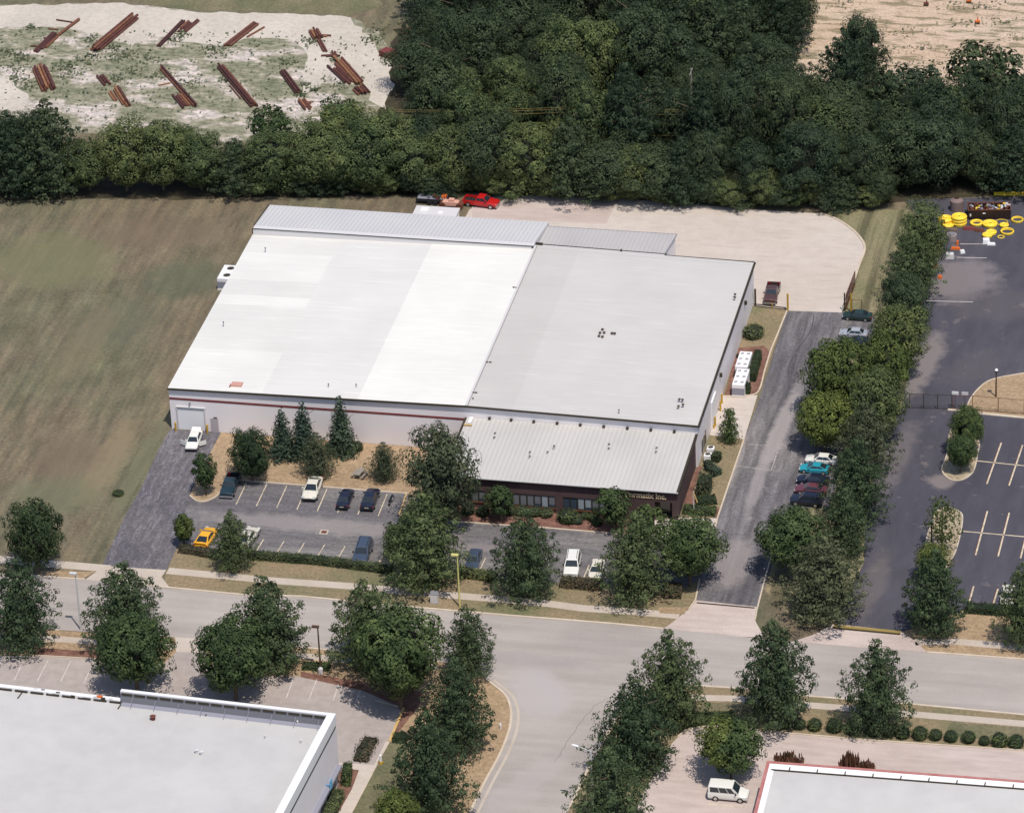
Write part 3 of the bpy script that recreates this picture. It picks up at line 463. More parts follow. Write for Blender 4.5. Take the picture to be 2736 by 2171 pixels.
# far right bottom verge
sheet('east_verge', [T(3, 2, 1700, 1680), T(3, 2, 2900, 1750), T(3, 3, 2700, 475), T(3, 3, 2156, 432), T(3, 3, 1360, 374), T(3, 3, 1260, 280), T(3, 3, 1180, 200)], .02, 'tan')
b = MB(); strip(b, [T(3, 3, 1260, 290), T(3, 3, 1600, 285), T(3, 3, 2156, 335), T(3, 3, 2700, 380)], 1.4, 0, .03); tag(b.build('sidewalk', M['walk']), kind='structure')
sheet('verge', [T(2, 3, 1225, 5), T(2, 3, 1480, 0), T(2, 3, 1440, 62), T(2, 3, 1240, 52)], .032, 'tan')

# ---------------------------------------------------------------- warehouse
def WX(c, r, x, y, X=72.25):
    "point on the plane of the east wall"
    v = ROT.T @ np.array([(TX[c] + x * .324675 - 1368) / FPX, (TY[r] + y * .324675 - 1085.5) / FPX, 1.0]); q = CAM + v * (X - CAM[0]) / v[0]; return float(q[1]), float(q[2])
WH = empty('warehouse', (0, 0, 0), 0, 'large low white metal warehouse with a pale roof and red wall stripe', 'warehouse')
def zr(x): return 6.3 + (.55 * x / 41 if x < 41 else .55 * (72.2 - x) / 31.2)
b = MB()
b.quad((0, 0, 0), (41, 0, 0), (41, 0, 6.85), (0, 0, 6.3)); b.quad((41, 0, 0), (72.2, 0, 0), (72.2, 0, 6.3), (41, 0, 6.85))
b.quad((72.2, 0, 0), (72.2, 46, 0), (72.2, 46, 6.3), (72.2, 0, 6.3)); b.quad((0, 46, 0), (0, 0, 0), (0, 0, 6.3), (0, 46, 6.3))
b.quad((72.2, 46, 0), (41, 46, 0), (41, 46, 6.85), (72.2, 46, 6.3)); b.quad((41, 46, 0), (0, 46, 0), (0, 46, 6.3), (41, 46, 6.85))
b.build('wall', M['wall'], WH)
b = MB(); b.quad((-.1, -.1, 6.34), (41, -.1, 6.89), (41, 46.1, 6.89), (-.1, 46.1, 6.34)); b.quad((41, -.1, 6.89), (72.3, -.1, 6.34), (72.3, 46.1, 6.34), (41, 46.1, 6.89))
rf = b.build('roof', M['roof'], WH)
b = MB(); b.beam((41.05, 0, 6.93), (41.05, 46, 6.93), .28, .06); b.build('ridge_cap', M['offwhite'], rf)
b = MB(); b.beam((41.3, 0, 6.93), (41.3, 46, 6.93), .05, .05); b.build('ridge_seam', M['jcant'], rf)
b = MB(); b.beam((-.1, -.2, 6.29), (41, -.2, 6.84), .22, .2); b.beam((41, -.2, 6.84), (72.3, -.2, 6.29), .22, .2); b.build('front_gutter', M['trim_dark'], WH)
b = MB(); b.beam((41.3, 46.6, 6.78), (59.6, 46.6, 6.45), .16, .2); b.beam((59.6, 46.2, 6.47), (72.3, 46.2, 6.3), .16, .2); b.beam((59.6, 46.2, 6.47), (59.6, 46.6, 6.47), .16, .2); b.build('rear_gutter', M['trim_dark'], WH)
b = MB(); b.quad((41.4, 46.1, 6.86), (59.5, 46.1, 6.58), (59.5, 46.55, 6.5), (41.4, 46.55, 6.8)); b.beam((41.5, 45.2, 6.91), (72, 45.2, 6.38), .05, .04); b.build('rear_flashing', M['offwhite'], rf)
b = MB(); b.box(72.28, 72.5, -.2, 46.2, 6.12, 6.32)
for i in range(77):
    b.box(72.24, 72.56, .1 + i * .6, .1 + i * .6 + .42, 6.3, 6.38, 0)
b.build('side_gutter', M['trim_dark'], WH)
b = MB(); b.box(-.03, 41, -.035, .05, 4.6, 4.92); b.build('red_stripe', M['red'], WH)
dk = MB(); dk.box(1.05, 4.75, -.03, .05, .05, 3.3); dk = dk.build('dock_door', M['white'], WH)
b = MB(); b.box(.9, 1.04, -.16, .02, 0, 3.62); b.box(4.76, 4.9, -.16, .02, 0, 3.62); b.box(.85, 4.95, -.18, .02, 3.5, 3.66); b.build('door_frame', M['offwhite'], dk)
b = MB(); b.box(1.04, 4.76, -.05, .0, 3.31, 3.5); b.build('door_head_shade', M['ledge'], dk)  # grey-blue band paints the lintel's shadow across the door top
for zz in (.7, 1.35, 2.0, 2.65):
    pass
b = MB(); b.box(5.55, 6.6, -.06, .02, 0, 2.15); dd = b.build('personnel_door', M['door_grey'], WH)
b = MB(); b.box(6.0, 6.5, -.1, -.05, 2.2, 2.32); b.build('door_light', M['trim_dark'], dd)
b = MB(); b.box(2.75, 2.95, -.3, .02, 4.1, 4.4); b.build('wall_light', M['grey_metal'], WH)
for x in (.68, 5.1):
    b = MB(); b.cyl((0, 0, 0), (0, 0, 1.25), .13, n=10); b.cyl((0, 0, 1.25), (0, 0, 1.32), .13, .06, n=10)
    o = b.build('bollard', M['yellow_post']); o.location = (x, -.45, 0)
    tag(o, 'dark ochre steel bollard at the %s of the white dock door' % ('left' if x < 2 else 'right'), 'bollard', 'bollards beside the dock door')
# east side door, bollards, wall packs
b = MB(); b.box(72.15, 72.4, 10.2, 13.4, 0.02, 4.0); b.build('side_dock_door', M['white'], WH)
for (c_, r_, x_, y_) in ((2, 1, 1945, 830), (2, 1, 1745, 1425)):
    q = T(c_, r_, x_, y_, 4.2); b = MB(); b.box(72.2, 72.55, q[1] - .2, q[1] + .2, 4.0, 4.5); b.build('wall_light', M['trim_dark'], WH)
for i, px in enumerate(((2, 1, 1752, 1655), (2, 2, 1740, 55), (2, 2, 1697, 178), (2, 2, 1684, 196))):
    h = (1.4, 1.5, 1.4, .5)[i]; q = T(*px); b = MB(); b.cyl((0, 0, 0), (0, 0, h), .13, n=10); b.cyl((0, 0, h), (0, 0, h + .06), .13, .05, n=10); o = b.build('bollard', M['yellow_post']); o.location = (*q, 0)
    tag(o, ('farthest ochre bollard on the loading pad, by the mulch bed kerb', 'second ochre bollard from the mulch bed on the loading pad', 'ochre bollard near the narrow evergreen by the east wall', 'short stub post against the east wall by the loading pad')[i], 'bollard', 'bollards on the loading pad')
for px in ((2, 2, 1618, 270), (2, 2, 1606, 315), (2, 2, 1592, 350)):
    yy, zz = WX(*px); b = MB(); b.box(72.2, 72.3, yy - .28, yy + .28, max(.5, zz - 1.0), zz + 1.0); w_ = b.build('side_window', M['glass'], WH); b = MB(); b.box(72.2, 72.28, yy + .3, yy + .42, max(.4, zz - 1.1), zz + 1.1); b.build('window_frame', M['yellow_kerb'], w_)
def vent(px, z, h, parent, r=.12, mat='offwhite', c=None):
    x, y = T(*px, z); b = MB(); b.cyl((x, y, z), (x, y, z + h), r, n=8); b.cyl((x, y, z + h), (x, y, z + h + .1), r * 1.7, r * .6, n=8, mi=1)
    return b.build('roof_vent', [M[mat], M['trim_dark']], parent)
for px in ((2, 1, 750, 1080), (2, 1, 770, 1052), (2, 1, 784, 1078), (2, 1, 742, 1106), (2, 1, 770, 1112), (2, 1, 848, 1083), (2, 1, 870, 1085), (2, 1, 1402, 1628), (2, 1, 1428, 1632), (2, 1, 1432, 1672), (2, 1, 1395, 1685), (1, 1, 1912, 1326), (1, 1, 1940, 1326), (1, 1, 1802, 1576), (1, 1, 1824, 1576), (2, 1, 40, 710), (2, 1, 62, 714), (2, 1, 1860, 765), (2, 1, 1858, 790)): vent(px, 6.7, .18, rf, .13, 'red')
for px in ((1, 1, 90, 405), (1, 1, 610, 1525), (1, 1, 838, 1528), (0, 1, 1840, 1015), (2, 2, 905, 75), (1, 1, 1800, 1640)): vent(px, 6.55, .55, rf, .07, 'grey_metal')
x, y = T(0, 1, 1950, 1505, 6.45); b = MB(); b.box(x - .75, x + .75, y - .5, y + .5, 6.42, 6.7); b.box(x - .95, x - .75, y - .7, y + .2, 6.42, 6.5, 1); b.build('skylight_curb', [bsdf('faded_pink_curb', (.55, .3, .25)), M['red']], rf)
# rear lean-tos
b = MB(); b.quad((0, 46.02, 7.3), (41, 46.02, 7.3), (41, 55.7, 5.6), (-.4, 55.7, 5.6)); 
for i in range(68): b.beam((.1 + i * .61, 46.05, 7.33), (-.1 + i * .61, 55.65, 5.63), .07, .07)
lr = b.build('rear_roof_white', M['rib_white'], WH)
b = MB(); b.quad((0, 44.9, 6.36), (40.7, 44.9, 6.9), (40.7, 44.95, 7.28), (0, 44.95, 7.28)); b.quad((0, 44.95, 7.28), (41, 44.95, 7.28), (41, 46.02, 7.29), (0, 46.02, 7.29)); b.quad((0, 46, 0), (0, 55.5, 0), (0, 55.5, 5.6), (0, 46, 7.28)); b.quad((41, 55.5, 0), (0, 55.5, 0), (0, 55.5, 5.58), (41, 55.5, 5.58)); b.quad((41, 46, 6.2), (41, 55.5, 5), (41, 55.5, 5.58), (41, 46, 7.28)); b.quad((0, 44.95, 6.3), (0, 44.95, 7.28), (0, 46, 7.28), (0, 46, 6.3)); b.build('rear_parapet', M['offwhite'], WH)
b = MB(); b.beam((-.05, 44.93, 7.3), (41, 44.93, 7.3), .1, .09); b.beam((-.08, 44.9, 6.5), (-.08, 44.9, 7.3), .1, .1); b.beam((-.1, 46, 7.3), (-.5, 55.7, 5.62), .12, .14); b.build('parapet_trim', M['trim_dark'], WH)
b = MB(); b.quad((41.02, 46.7, 6.2), (59.3, 46.7, 6.2), (59.7, 54.4, 5.6), (41.02, 54.4, 5.6))
for i in range(30): b.beam((41.2 + i * .61, 46.75, 6.22), (41.2 + i * .61, 54.35, 5.63), .07, .07)
lr = b.build('rear_roof_grey', M['rib_grey'], WH)
b = MB(); b.quad((59.6, 46.1, 0), (59.6, 54.2, 0), (59.6, 54.2, 5.58), (59.6, 46.1, 6.15)); b.quad((59.6, 54.2, 0), (41, 54.2, 0), (41, 54.2, 5.58), (59.6, 54.2, 5.58)); b.build('rear_wall', M['wall'], WH)
b = MB(); b.beam((59.45, 46.6, 6.2), (59.8, 54.4, 5.62), .14, .12); b.beam((41, 54.45, 5.6), (59.8, 54.45, 5.6), .06, .08); b.build('roof_edge', M['grey_metal'], lr)
for xa, xb, za, zb in ((40.9, 42.0, 6.9, 7.15), (53.2, 53.4, 6.55, 6.95)): b = MB(); b.box(xa, xb, 46.2, 46.5, za, zb); b.build('roof_scupper', M['trim_dark'], rf)
# office wing
OF = empty('office_wing', (41, 0, 0), 0, 'single storey dark brick office wing with ribbed grey roof and company sign', 'office building')
OFL = Matrix.Translation((-41, 0, 0))
def off(o):
    o.parent = OF; o.matrix_parent_inverse = OFL; return o
YW = -14.3
b = MB()
wins = [(44.7, 46.6), (50.4, 55.9), (57.0, 62.6)]
def wall_with_openings(b, x0, x1, y, z1, ops, th=.3):
    xs = x0
    for (a, c, zb, zt_) in ops:
        b.box(xs, a, y, y + th, 0, z1); b.box(a, c, y, y + th, 0, zb) if zb > 0 else None; b.box(a, c, y, y + th, zt_, z1); xs = c
    b.box(xs, x1, y, y + th, 0, z1)
wall_with_openings(b, 41.2, 71.9, YW, 4.62, [(44.7, 46.6, .9, 2.6), (50.2, 55.9, .75, 2.6), (56.9, 62.6, .75, 2.6), (69.0, 71.3, 0, 2.9)])
b.box(71.6, 71.9, YW + .3, -.02, 0, 4.62); b.box(41.2, 41.5, YW + .3, -.02, 0, 4.62)
off(b.build('brick_wall', M['brick']))
b = MB(); b.box(69.0, 71.3, YW + 1.8, YW + 1.9, 0, 2.9); b.box(68.9, 69.0, YW + .31, YW + 1.8, 0, 2.9); b.box(71.3, 71.4, YW + .31, YW + 1.8, 0, 2.9); b.box(69.0, 71.3, YW + .31, YW + 1.8, 2.9, 3.0)
en = off(b.build('entrance_recess', M['brick']))
b = MB(); b.box(69.4, 70.7, YW + 1.72, YW + 1.78, 0, 2.3); o = b.build('glass_door', M['glass']); o.parent = en
b = MB(); b.add([(41.1, YW - .35, 4.72), (72.15, YW - .35, 4.72), (72.15, -.02, 5.1), (41.1, -.02, 5.1)], [(0, 1, 2, 3)])
for i in range(51): b.beam((41.4 + i * .61, YW - .33, 4.74), (41.4 + i * .61, -.05, 5.12), .05, .04)
orf = off(b.build('roof', M['rib_office']))
b = MB(); b.beam((41.1, YW - .4, 4.66), (72.2, YW - .4, 4.66), .1, .12); off(b.build('eave_trim', M['offwhite']))
b = MB(); b.beam((41.1, YW - .3, 4.5), (71.9, YW - .3, 4.5), .14, .22); off(b.build('eave_gutter', M['trim_dark']))
for xx in (72.1, 41.0): b = MB(); b.beam((xx, YW - .3, 4.64), (xx, -.1, 5.02), .32, .2); off(b.build('verge_trim', M['trim_dark']))
for (a, c, n, zb) in ((44.7, 46.6, 2, .9), (50.2, 55.9, 6, .75), (56.9, 62.6, 6, .75)):
    b = MB(); b.box(a, c, YW + .02, YW + .1, 2.5, 2.6); b.box(a, c, YW + .02, YW + .1, zb, zb + .08)
    for i in range(n + 1): xx = a + (c - a) * i / n; b.box(max(xx - .06, a), min(xx + .06, c), YW + .02, YW + .1, zb + .08, 2.5)
    w = off(b.build('window', M['trim_dark']))
    b = MB(); b.box(a, c, YW + .12, YW + .14, zb, 2.6); g_ = b.build('glass', M['blue_glass']); g_.parent = w
    rnd = random.Random(int(a)); 
    for i in range(n):
        lo = zb + rnd.choice((0, .05, .35)); x0 = a + (c - a) * i / n + .1
        if a > 56 and i in (0, 1): continue
        b = MB(); b.box(x0, x0 + (c - a) / n - .2, YW + .105, YW + .115, lo + .1, 2.48); q = b.build('blind', M['blind_l'] if (a > 56 and i in (2, 3)) or (a < 52 and i == 4) else M['blind']); q.parent = w
    b = MB(); b.box(a - .1, c + .1, YW - .1, YW + .02, zb - .12, zb); q = b.build('sill', M['rust']); q.parent = w
for i in range(8):
    px = ((1, 2, 1925, 135), (1, 2, 2103, 150), (2, 2, 195, 162), (2, 2, 387, 177), (2, 2, 578, 190), (2, 2, 771, 204), (2, 2, 966, 216), (2, 2, 1160, 229))[i]
    x, y = T(*px, 5.3); b = MB(); b.box(x - .16, x + .16, -.4, -.04, 5.16, 5.42); q = off(b.build('wall_scupper', M['trim_dark']))
x, y = T(2, 2, 1354, 242, 5.3); b = MB(); b.box(x - .16, x + .16, -.4, -.04, 5.16, 5.42); off(b.build('wall_scupper', M['trim_dark']))
x = 42.2; b = MB(); b.box(41.2, 42.3, -2.3, -2.15, 5.15, 5.35); b.box(41.6, 42.1, -1.9, -.3, 5.2, 5.4, 1); off(b.build('roof_hatch', [M['yellow_kerb'], M['white']]))
for i, px in enumerate(((2, 2, 173, 405), (2, 2, 172, 440), (2, 2, 318, 405), (2, 2, 370, 370), (2, 2, 372, 355), (2, 2, 825, 340), (2, 2, 822, 375), (2, 2, 1215, 370), (2, 2, 1210, 403), (1, 2, 1980, 250), (1, 2, 1975, 285))):
    x, y = T(*px, 4.95); b = MB(); b.cyl((x, y, 4.8), (x, y, 5.25), .1 if i != 3 else .22, n=8); b.cyl((x, y, 5.25), (x, y, 5.32), .17, .06, n=8, mi=1); off(b.build('roof_vent', [M['offwhite'], M['trim_dark']]))
# sign
tc_ = bpy.data.curves.new('sign_text', 'FONT'); tc_.body = 'Formatix Inc.'; tc_.size = 1.1; tc_.extrude = .04; tc_.offset = .03
to = bpy.data.objects.new('sign_tmp', tc_); COL.objects.link(to); bpy.context.view_layer.update()
me = bpy.data.meshes.new_from_object(to.evaluated_get(bpy.context.evaluated_depsgraph_get())); bpy.data.objects.remove(to)
me.materials.clear(); sg_ = link_mesh('company_sign', me, M['gold']); sg_.rotation_euler = (math.pi / 2, 0, 0); sg_.location = (65.2, YW - .06, 3.42)
sx_ = 5.35 / max(v.co.x for v in me.vertices)
for v in me.vertices: v.co.x *= sx_
sg_.parent = OF; sg_.matrix_parent_inverse = OFL
b = MB(); b.box(71.4, 71.9, YW - .01, YW + .3, .0, 4.6)
# ---------------------------------------------------------------- south west building
a5 = math.radians(-2.9); SWB = empty('commercial_building', (42.7, -78.5, 0), a5, 'flat roofed building in the lower left corner with raised white parapet', 'commercial building')
def sw(b, name, mat, par=None): o = b.build(name, mat); o.parent = par or SWB; return o
b = MB(); b.quad((-70, 0, 0), (0, 0, 0), (0, 0, 9.8), (-70, 0, 9.8)) ; b = MB()
b.box(-26.6, -.0, -.3, 0, 2.6, 8.2); b.box(-75, -26.6, -.3, 0, 0, 8.1); b.box(-.3, 0, -45, -.3, 2.6, 8.2); b.box(-26.6, -.6, -.32, -.05, 0, 2.6); b.box(-75, 0, -45.2, -45, 0, 8.6); b.box(-75.2, -75, -45, 0, 0, 8.4)
sw(b, 'wall', M['wall'])
b = MB(); b.box(-26.6, 0.05, -.42, .05, 8.26, 9.75); b.box(-.9, .05, -45, -.42, 8.31, 9.75); b.box(-75, -26.7, -.55, .05, 8.1, 8.45); sw(b, 'parapet', M['white'])
b = MB(); b.box(-26.6, .0, -.3, .0, 8.2, 8.26); b.box(-.3, .08, -45, -.43, 8.1, 8.3); sw(b, 'wall_joint', M['trim_dark'])
b = MB(); b.quad((-75, -45, 8.05), (0, -45, 8.05), (0, -.3, 8.05), (-75, -.3, 8.05)); rf2 = sw(b, 'roof', M['jroof'])
b = MB(); b.box(-26.5, -.95, -.6, -.43, 8.05, 9.62); sw(b, 'parapet_back', M['jcant'])
b = MB(); b.quad((-26.5, -1.1, 8.06), (-1, -1.1, 8.06), (-1, -.6, 8.3), (-26.5, -.6, 8.3)); sw(b, 'flashing', M['ledge'])
b = MB()
for i in range(16): b.box(-26.4 + i * 1.6, -26.4 + i * 1.6 + 1.35, -.66, -.61, 9.3, 9.6)
sw(b, 'parapet_strap', M['trim_dark']); b = MB()
for i in range(24): b.box(-74 + i * 2.0, -74 + i * 2.0 + 1.6, -.72, -.56, 8.12, 8.3)
sw(b, 'parapet_strap', M['trim_dark'])
b = MB()
for i in range(9): b.beam((-25 + i * 2.9, -.7, 9.15), (-25.1 + i * 2.9, -1.5, 8.15), .06)
sw(b, 'parapet_brace', M['ledge'])
b = MB(); b.box(-.2, .6, -45, -.6, 2.62, 2.95); sw(b, 'ledge', M['ledge'])
b = MB(); b.box(-.9, -.6, -45, -.6, 0, 2.6); sw(b, 'shopfront', M['glass'])
for i in range(12):
    b = MB(); b.box(-.55, -.02, -1.5 - i * 2.35, -.5 - i * 2.35 + (.1 if i else 0), 0, 2.6); sw(b, 'pillar', M['offwhite'])
b = MB(); b.box(.6, .66, -5.6, -4.7, 2.75, 3.9); b.box(.02, .6, -5.2, -5.1, 3.1, 3.2); sw(b, 'blue_sign', bsdf('blue_sign_paint', (.1, .4, .65), .4))
for px, s in (((0, 3, 1260, 925), .28), ((1, 3, 355, 965), .1), ((1, 3, 478, 1155), .16), ((1, 3, 385, 1118), .12), ((1, 3, 90, 1080), .1), ((0, 3, 1620, 1200), .18), ((0, 3, 1660, 1215), .18)):
    x, y = T(*px, 8.05); b = MB(); b.cyl((x, y, 8.05), (x, y, 8.05 + .5), s, n=8); b.cyl((x, y, 8.55), (x, y, 8.62), s * 1.4, s * .6, n=8)
    o = b.build('roof_vent', M['rust'] if s > .2 else M['offwhite']); o.parent = SWB; o.matrix_parent_inverse = (Matrix.Translation(SWB.location) @ Matrix.Rotation(a5, 4, 'Z')).inverted()
inv = (Matrix.Translation(SWB.location) @ Matrix.Rotation(a5, 4, 'Z')).inverted()
for p0, p1 in (((0, 3, 180, 705), (0, 3, 145, 752)), ((0, 3, 1000, 795), (0, 3, 970, 838)), ((0, 3, 1718, 848), (0, 3, 1692, 895))):
    q0 = T(*p0, 8.1); q1 = T(*p1, 8.1); b = MB(); b.beam((*q0, 8.12), (*q1, 8.12), .12, .1); o = b.build('dark_roof_bar', M['trim_dark']); o.parent = SWB; o.matrix_parent_inverse = inv  # short dark bars slanting from the parapet onto the roof
b = MB(); rnd = random.Random(9)
for i in range(12):
    x, y = T(0, 3, 230 + i * 62, 672 + i * 8 + rnd.uniform(0, 14), 8.3); b.box(x - .25, x + .25, y - .12, y + .12, 8.06, 8.3 + rnd.uniform(0, .3), i % 2)
o = b.build('roof_clutter', [M['trim_dark'], M['offwhite']]); o.parent = SWB; o.matrix_parent_inverse = inv
b = MB(); x, y = T(0, 3, 820, 735, 8.6); b.box(x - .35, x + .35, y - .1, y + .1, 8.4, 8.7); o = b.build('orange_box', M['orange']); o.parent = SWB; o.matrix_parent_inverse = inv
# ---------------------------------------------------------------- south east building
KB = empty('commercial_building', (93.3, -73.9, 0), math.radians(.9), 'flat roofed white building in the lower right corner with red coping', 'commercial building')
def kb(b, name, mat, par=None): o = b.build(name, mat); o.parent = par or KB; return o
b = MB(); b.box(0, 60, -.3, 0, 0, 4.9); b.box(0, .3, -40, -.3, 0, 4.9); b.box(0, 60, -40.2, -40, 0, 4.9); b.box(60, 60.2, -40, 0, 0, 4.9); kb(b, 'wall', M['wall'])
b = MB(); b.box(-.12, 60, -.3, .08, 4.9, 5.1); b.box(-.12, .28, -40, -.3, 4.9, 5.1); kb(b, 'red_coping', M['kred'])
b = MB(); b.quad((.28, -40, 4.75), (60, -40, 4.75), (60, -1.25, 4.75), (.28, -1.25, 4.75)); krf = kb(b, 'roof', M['jroof'])
b = MB(); b.quad((.28, -1.2, 4.8), (60, -1.2, 4.8), (60, -.3, 5.02), (.28, -.3, 5.02)); b.quad((.28, -40, 5.0), (.9, -40, 4.76), (.9, -1.2, 4.76), (.28, -.3, 5.0)); kb(b, 'cant_strip', M['white'])
b = MB(); b.box(.35, 60, -1.36, -1.21, 4.76, 4.9); kb(b, 'roof_seam', M['trim_dark'], krf)
for i in range(9):
    b = MB(); x = 2.7 + i * 3.25; b.beam((x, -1.25, 4.9), (x + .03, -.75, 5.0), .12, .1); kb(b, 'roof_strap', M['trim_dark'], krf)
# ---------------------------------------------------------------- plant and equipment beside the warehouse
def box_unit(name, label, cat, loc, sx, sy, sz, nx, ny, mat='white', rz=0, group=None, fr=.33):
    r = empty(name, (*loc, 0), rz, label, cat, group)
    b = MB(); b.box(-sx / 2, sx / 2, -sy / 2, sy / 2, .15, sz); b.box(-sx / 2 - .1, sx / 2 + .1, -sy / 2 - .1, sy / 2 + .1, 0, .15, 1); b.build('cabinet', [M[mat], M['walk']], r)
    b = MB(); b.box(-sx / 2 - .01, sx / 2 + .01, -sy / 2 - .012, -sy / 2, .35, sz - .5); b.build('coil_panel', M['ledge'], r)
    for i in range(nx):
        for j in range(ny):
            cx_ = (i + .5) / nx * sx - sx / 2; cy_ = (j + .5) / ny * sy - sy / 2
            b = MB(); b.cyl((cx_, cy_, sz), (cx_, cy_, sz + .12), fr, n=14, mi=0, cap=False); b.cyl((cx_, cy_, sz + .02), (cx_, cy_, sz + .04), fr * .95, n=14, mi=1); b.build('fan', [M[mat], M['trim_dark'] if fr > .3 else M['ledge']], r)
    return r
box_unit('chiller', 'long white rooftop style chiller beside the east wall, farther one with fans on top', 'chiller', (74.0, 26.3), 1.7, 4.4, 1.9, 2, 3, 'white', 0, 'chillers beside the east wall', .24)
box_unit('chiller', 'long white chiller beside the east wall, nearer one at the mulch bed end', 'chiller', (74.4, 21.4), 1.7, 4.6, 1.9, 2, 3, 'white', 0, 'chillers beside the east wall', .24)
box_unit('condenser', 'large white condenser with two dark fans behind the west wall', 'air conditioner', (-3.0, 41.4), 2.4, 4.2, 1.9, 1, 2, 'white', 0, None, .55)
box_unit('condenser', 'small cream condenser with yellow pipes halfway along the west wall', 'air conditioner', (-2.2, 23.2), 1.2, 2.4, 1.0, 1, 2, 'offwhite', 0, None, .4)
q = T(2, 2, 1648, 440); box_unit('condenser', 'small white condenser beside the office corner, nearer the lone evergreen', 'air conditioner', (q[0], q[1] + 1.2), .95, .95, .9, 1, 1, 'white', 0, 'small condensers by the office', .36)
q = T(2, 2, 1630, 478); box_unit('condenser', 'small white condenser beside the office corner, nearer the green shrubs', 'air conditioner', (q[0], q[1] + .6), .95, .95, .9, 1, 1, 'white', 0, 'small condensers by the office', .36)
x, y = T(1, 1, 1520, 175); r = empty('storage_shed', (x, 61.5, 0), 0, 'small white flat roofed shed behind the warehouse near the orange machine', 'shed')
b = MB(); b.box(-3.1, 3.1, -2.2, 2.2, 0, 2.6); b.build('wall', M['wall'], r); b = MB(); b.box(-3.25, 3.25, -2.3, 2.3, 2.6, 2.75); b.box(-2.3, -1.2, .3, 1.6, 2.75, 2.9, 1); b.box(.4, 1.1, 0, .8, 2.75, 2.85, 1); b.build('roof', [M['offwhite'], M['white']], r)
# picnic table
q = T(1, 2, 868, 592); r = empty('picnic_table', (*q, 0), math.radians(78), 'weathered grey wooden picnic table on the dry lawn', 'picnic table')
b = MB(); b.box(-.95, .95, -.38, .38, .72, .78); b.build('table_top', M['wood'], r)
for s in (-1, 1):
    b = MB(); b.box(-.95, .95, s * .75 - .14, s * .75 + .14, .42, .47); b.build('bench', M['wood'], r)
for s in (-1, 1):
    b = MB(); b.beam((s * .7, -.8, 0), (s * .7, -.25, .72), .07); b.beam((s * .7, .8, 0), (s * .7, .25, .72), .07); b.beam((s * .7, -.85, .4), (s * .7, .85, .4), .06); b.build('leg_frame', M['wood'], r)
# utility boxes
q = T(1, 2, 1480, 1630); r = empty('utility_box', (*q, 0), 0, 'pale grey utility cabinet on the verge under the big street tree', 'utility box')
b = MB(); b.box(-.45, .45, -.3, .5, .1, 1.35); b.build('cabinet', M['offwhite'], r); b = MB(); b.box(-.5, .5, -.35, .55, 0, .1); b.box(-.48, .48, -.33, .53, 1.35, 1.42); b.build('plinth_and_lid', M['grey_metal'], r)
q = T(1, 3, 1040, 1285); r = empty('hydrant_post', (*q, 0), 0, 'small white post with a yellow base on the lawn beside the walk', 'post')
b = MB(); b.cyl((0, 0, .3), (0, 0, 1.15), .16, n=10); b.build('cap', M['white'], r); b = MB(); b.cyl((0, 0, 0), (0, 0, .3), .24, .16, n=10); b.cyl((-.35, 0, .2), (.35, 0, .2), .07, n=8); b.build('base', M['yellow_post'], r)
q = T(1, 3, 2025, 1000); r = empty('marker_post', (*q, 0), 0, 'tiny white marker post on the tan verge by the side street curve', 'post'); b = MB(); b.cyl((0, 0, 0), (0, 0, .55), .1, n=8); b.cyl((0, 0, .55), (0, 0, .8), .16, .1, n=8); b.build('post', M['white'], r)
# ---------------------------------------------------------------- lamps, poles
def lamp(px, h, mat, label, kind, az=0.0):
    q = T(*px); r = empty('street_lamp', (*q, 0), az, label, 'street lamp')
    b = MB(); b.cyl((0, 0, 0), (0, 0, h), .13, .08, n=10); b.build('pole', M[mat], r)
    if kind == 'shoebox':
        b = MB(); b.box(-.75, .15, -.2, .2, h - .05, h + .15); b.build('lamp_head', M[mat], r)
        b = MB(); b.box(-.65, -.2, -.15, .15, h - .08, h - .052); b.build('lens', M['lens'], r)
    elif kind == 'globe':
        b = MB(); b.cyl((0, 0, h), (0, 0, h + .2), .28, .34, n=12); b.build('lamp_head', M['trim_dark'], r); b = MB(); b.cyl((0, 0, h + .2), (0, 0, h + .42), .26, .12, n=12); b.build('lens', M['lens'], r)
    else:
        b = MB(); b.beam((0, 0, h - .1), (1.6, 0, h + .35), .08); b.build('arm', M[mat], r); b = MB(); b.cyl((1.5, 0, h + .33), (2.3, 0, h + .38), .16, .12, n=10); b.build('lamp_head', M['lens'], r)
    return r
lamp((1, 2, 1690, 1665), 7.6, 'pole_yellow', 'pale yellow street lamp post in front of the big street tree', 'shoebox')
lamp((0, 3, 668, 190), 8.3, 'pole_grey', 'slim white street lamp across the road at the left', 'shoebox')
lamp((1, 3, 545, 520), 6.3, 'pole_brown', 'brown shoebox lamp post on the bark bed of the lower left lot', 'shoebox')
lamp((3, 1, 1925, 1600), 3.9, 'pole_brown', 'short brown post lamp on the tan lawn island at the right', 'globe')
lamp((3, 2, 1395, 1165), 3.4, 'trim_dark', 'short dark post lamp on the narrow gravel lot island', 'globe')
lamp((2, 3, 690, 1660), 8.2, 'pole_grey', 'white cobra head street lamp rising from the trees on the side street', 'cobra', math.radians(172))
q = T(1, 3, 545, 545); b = MB(); b.cyl((0, 0, 0), (0, 0, .75), .32, n=12); o = b.build('lamp_footing', M['offwhite']); o.location = (*q, 0); o.parent = None; tag(o, 'round concrete footing at the foot of the brown lamp post', 'concrete footing')
q = T(2, 2, 1522, 905); r = empty('flag_pole', (*q, 0), 0, 'thin pole with a pale furled banner by the office hedge', 'flag pole'); b = MB(); b.cyl((0, 0, 0), (0, 0, 3.4), .05, n=8); b.build('pole', M['pole_grey'], r); b = MB(); b.beam((.02, 0, 3.3), (.5, -.1, 1.9), .12, .1); b.build('banner', M['yellow_kerb'], r)
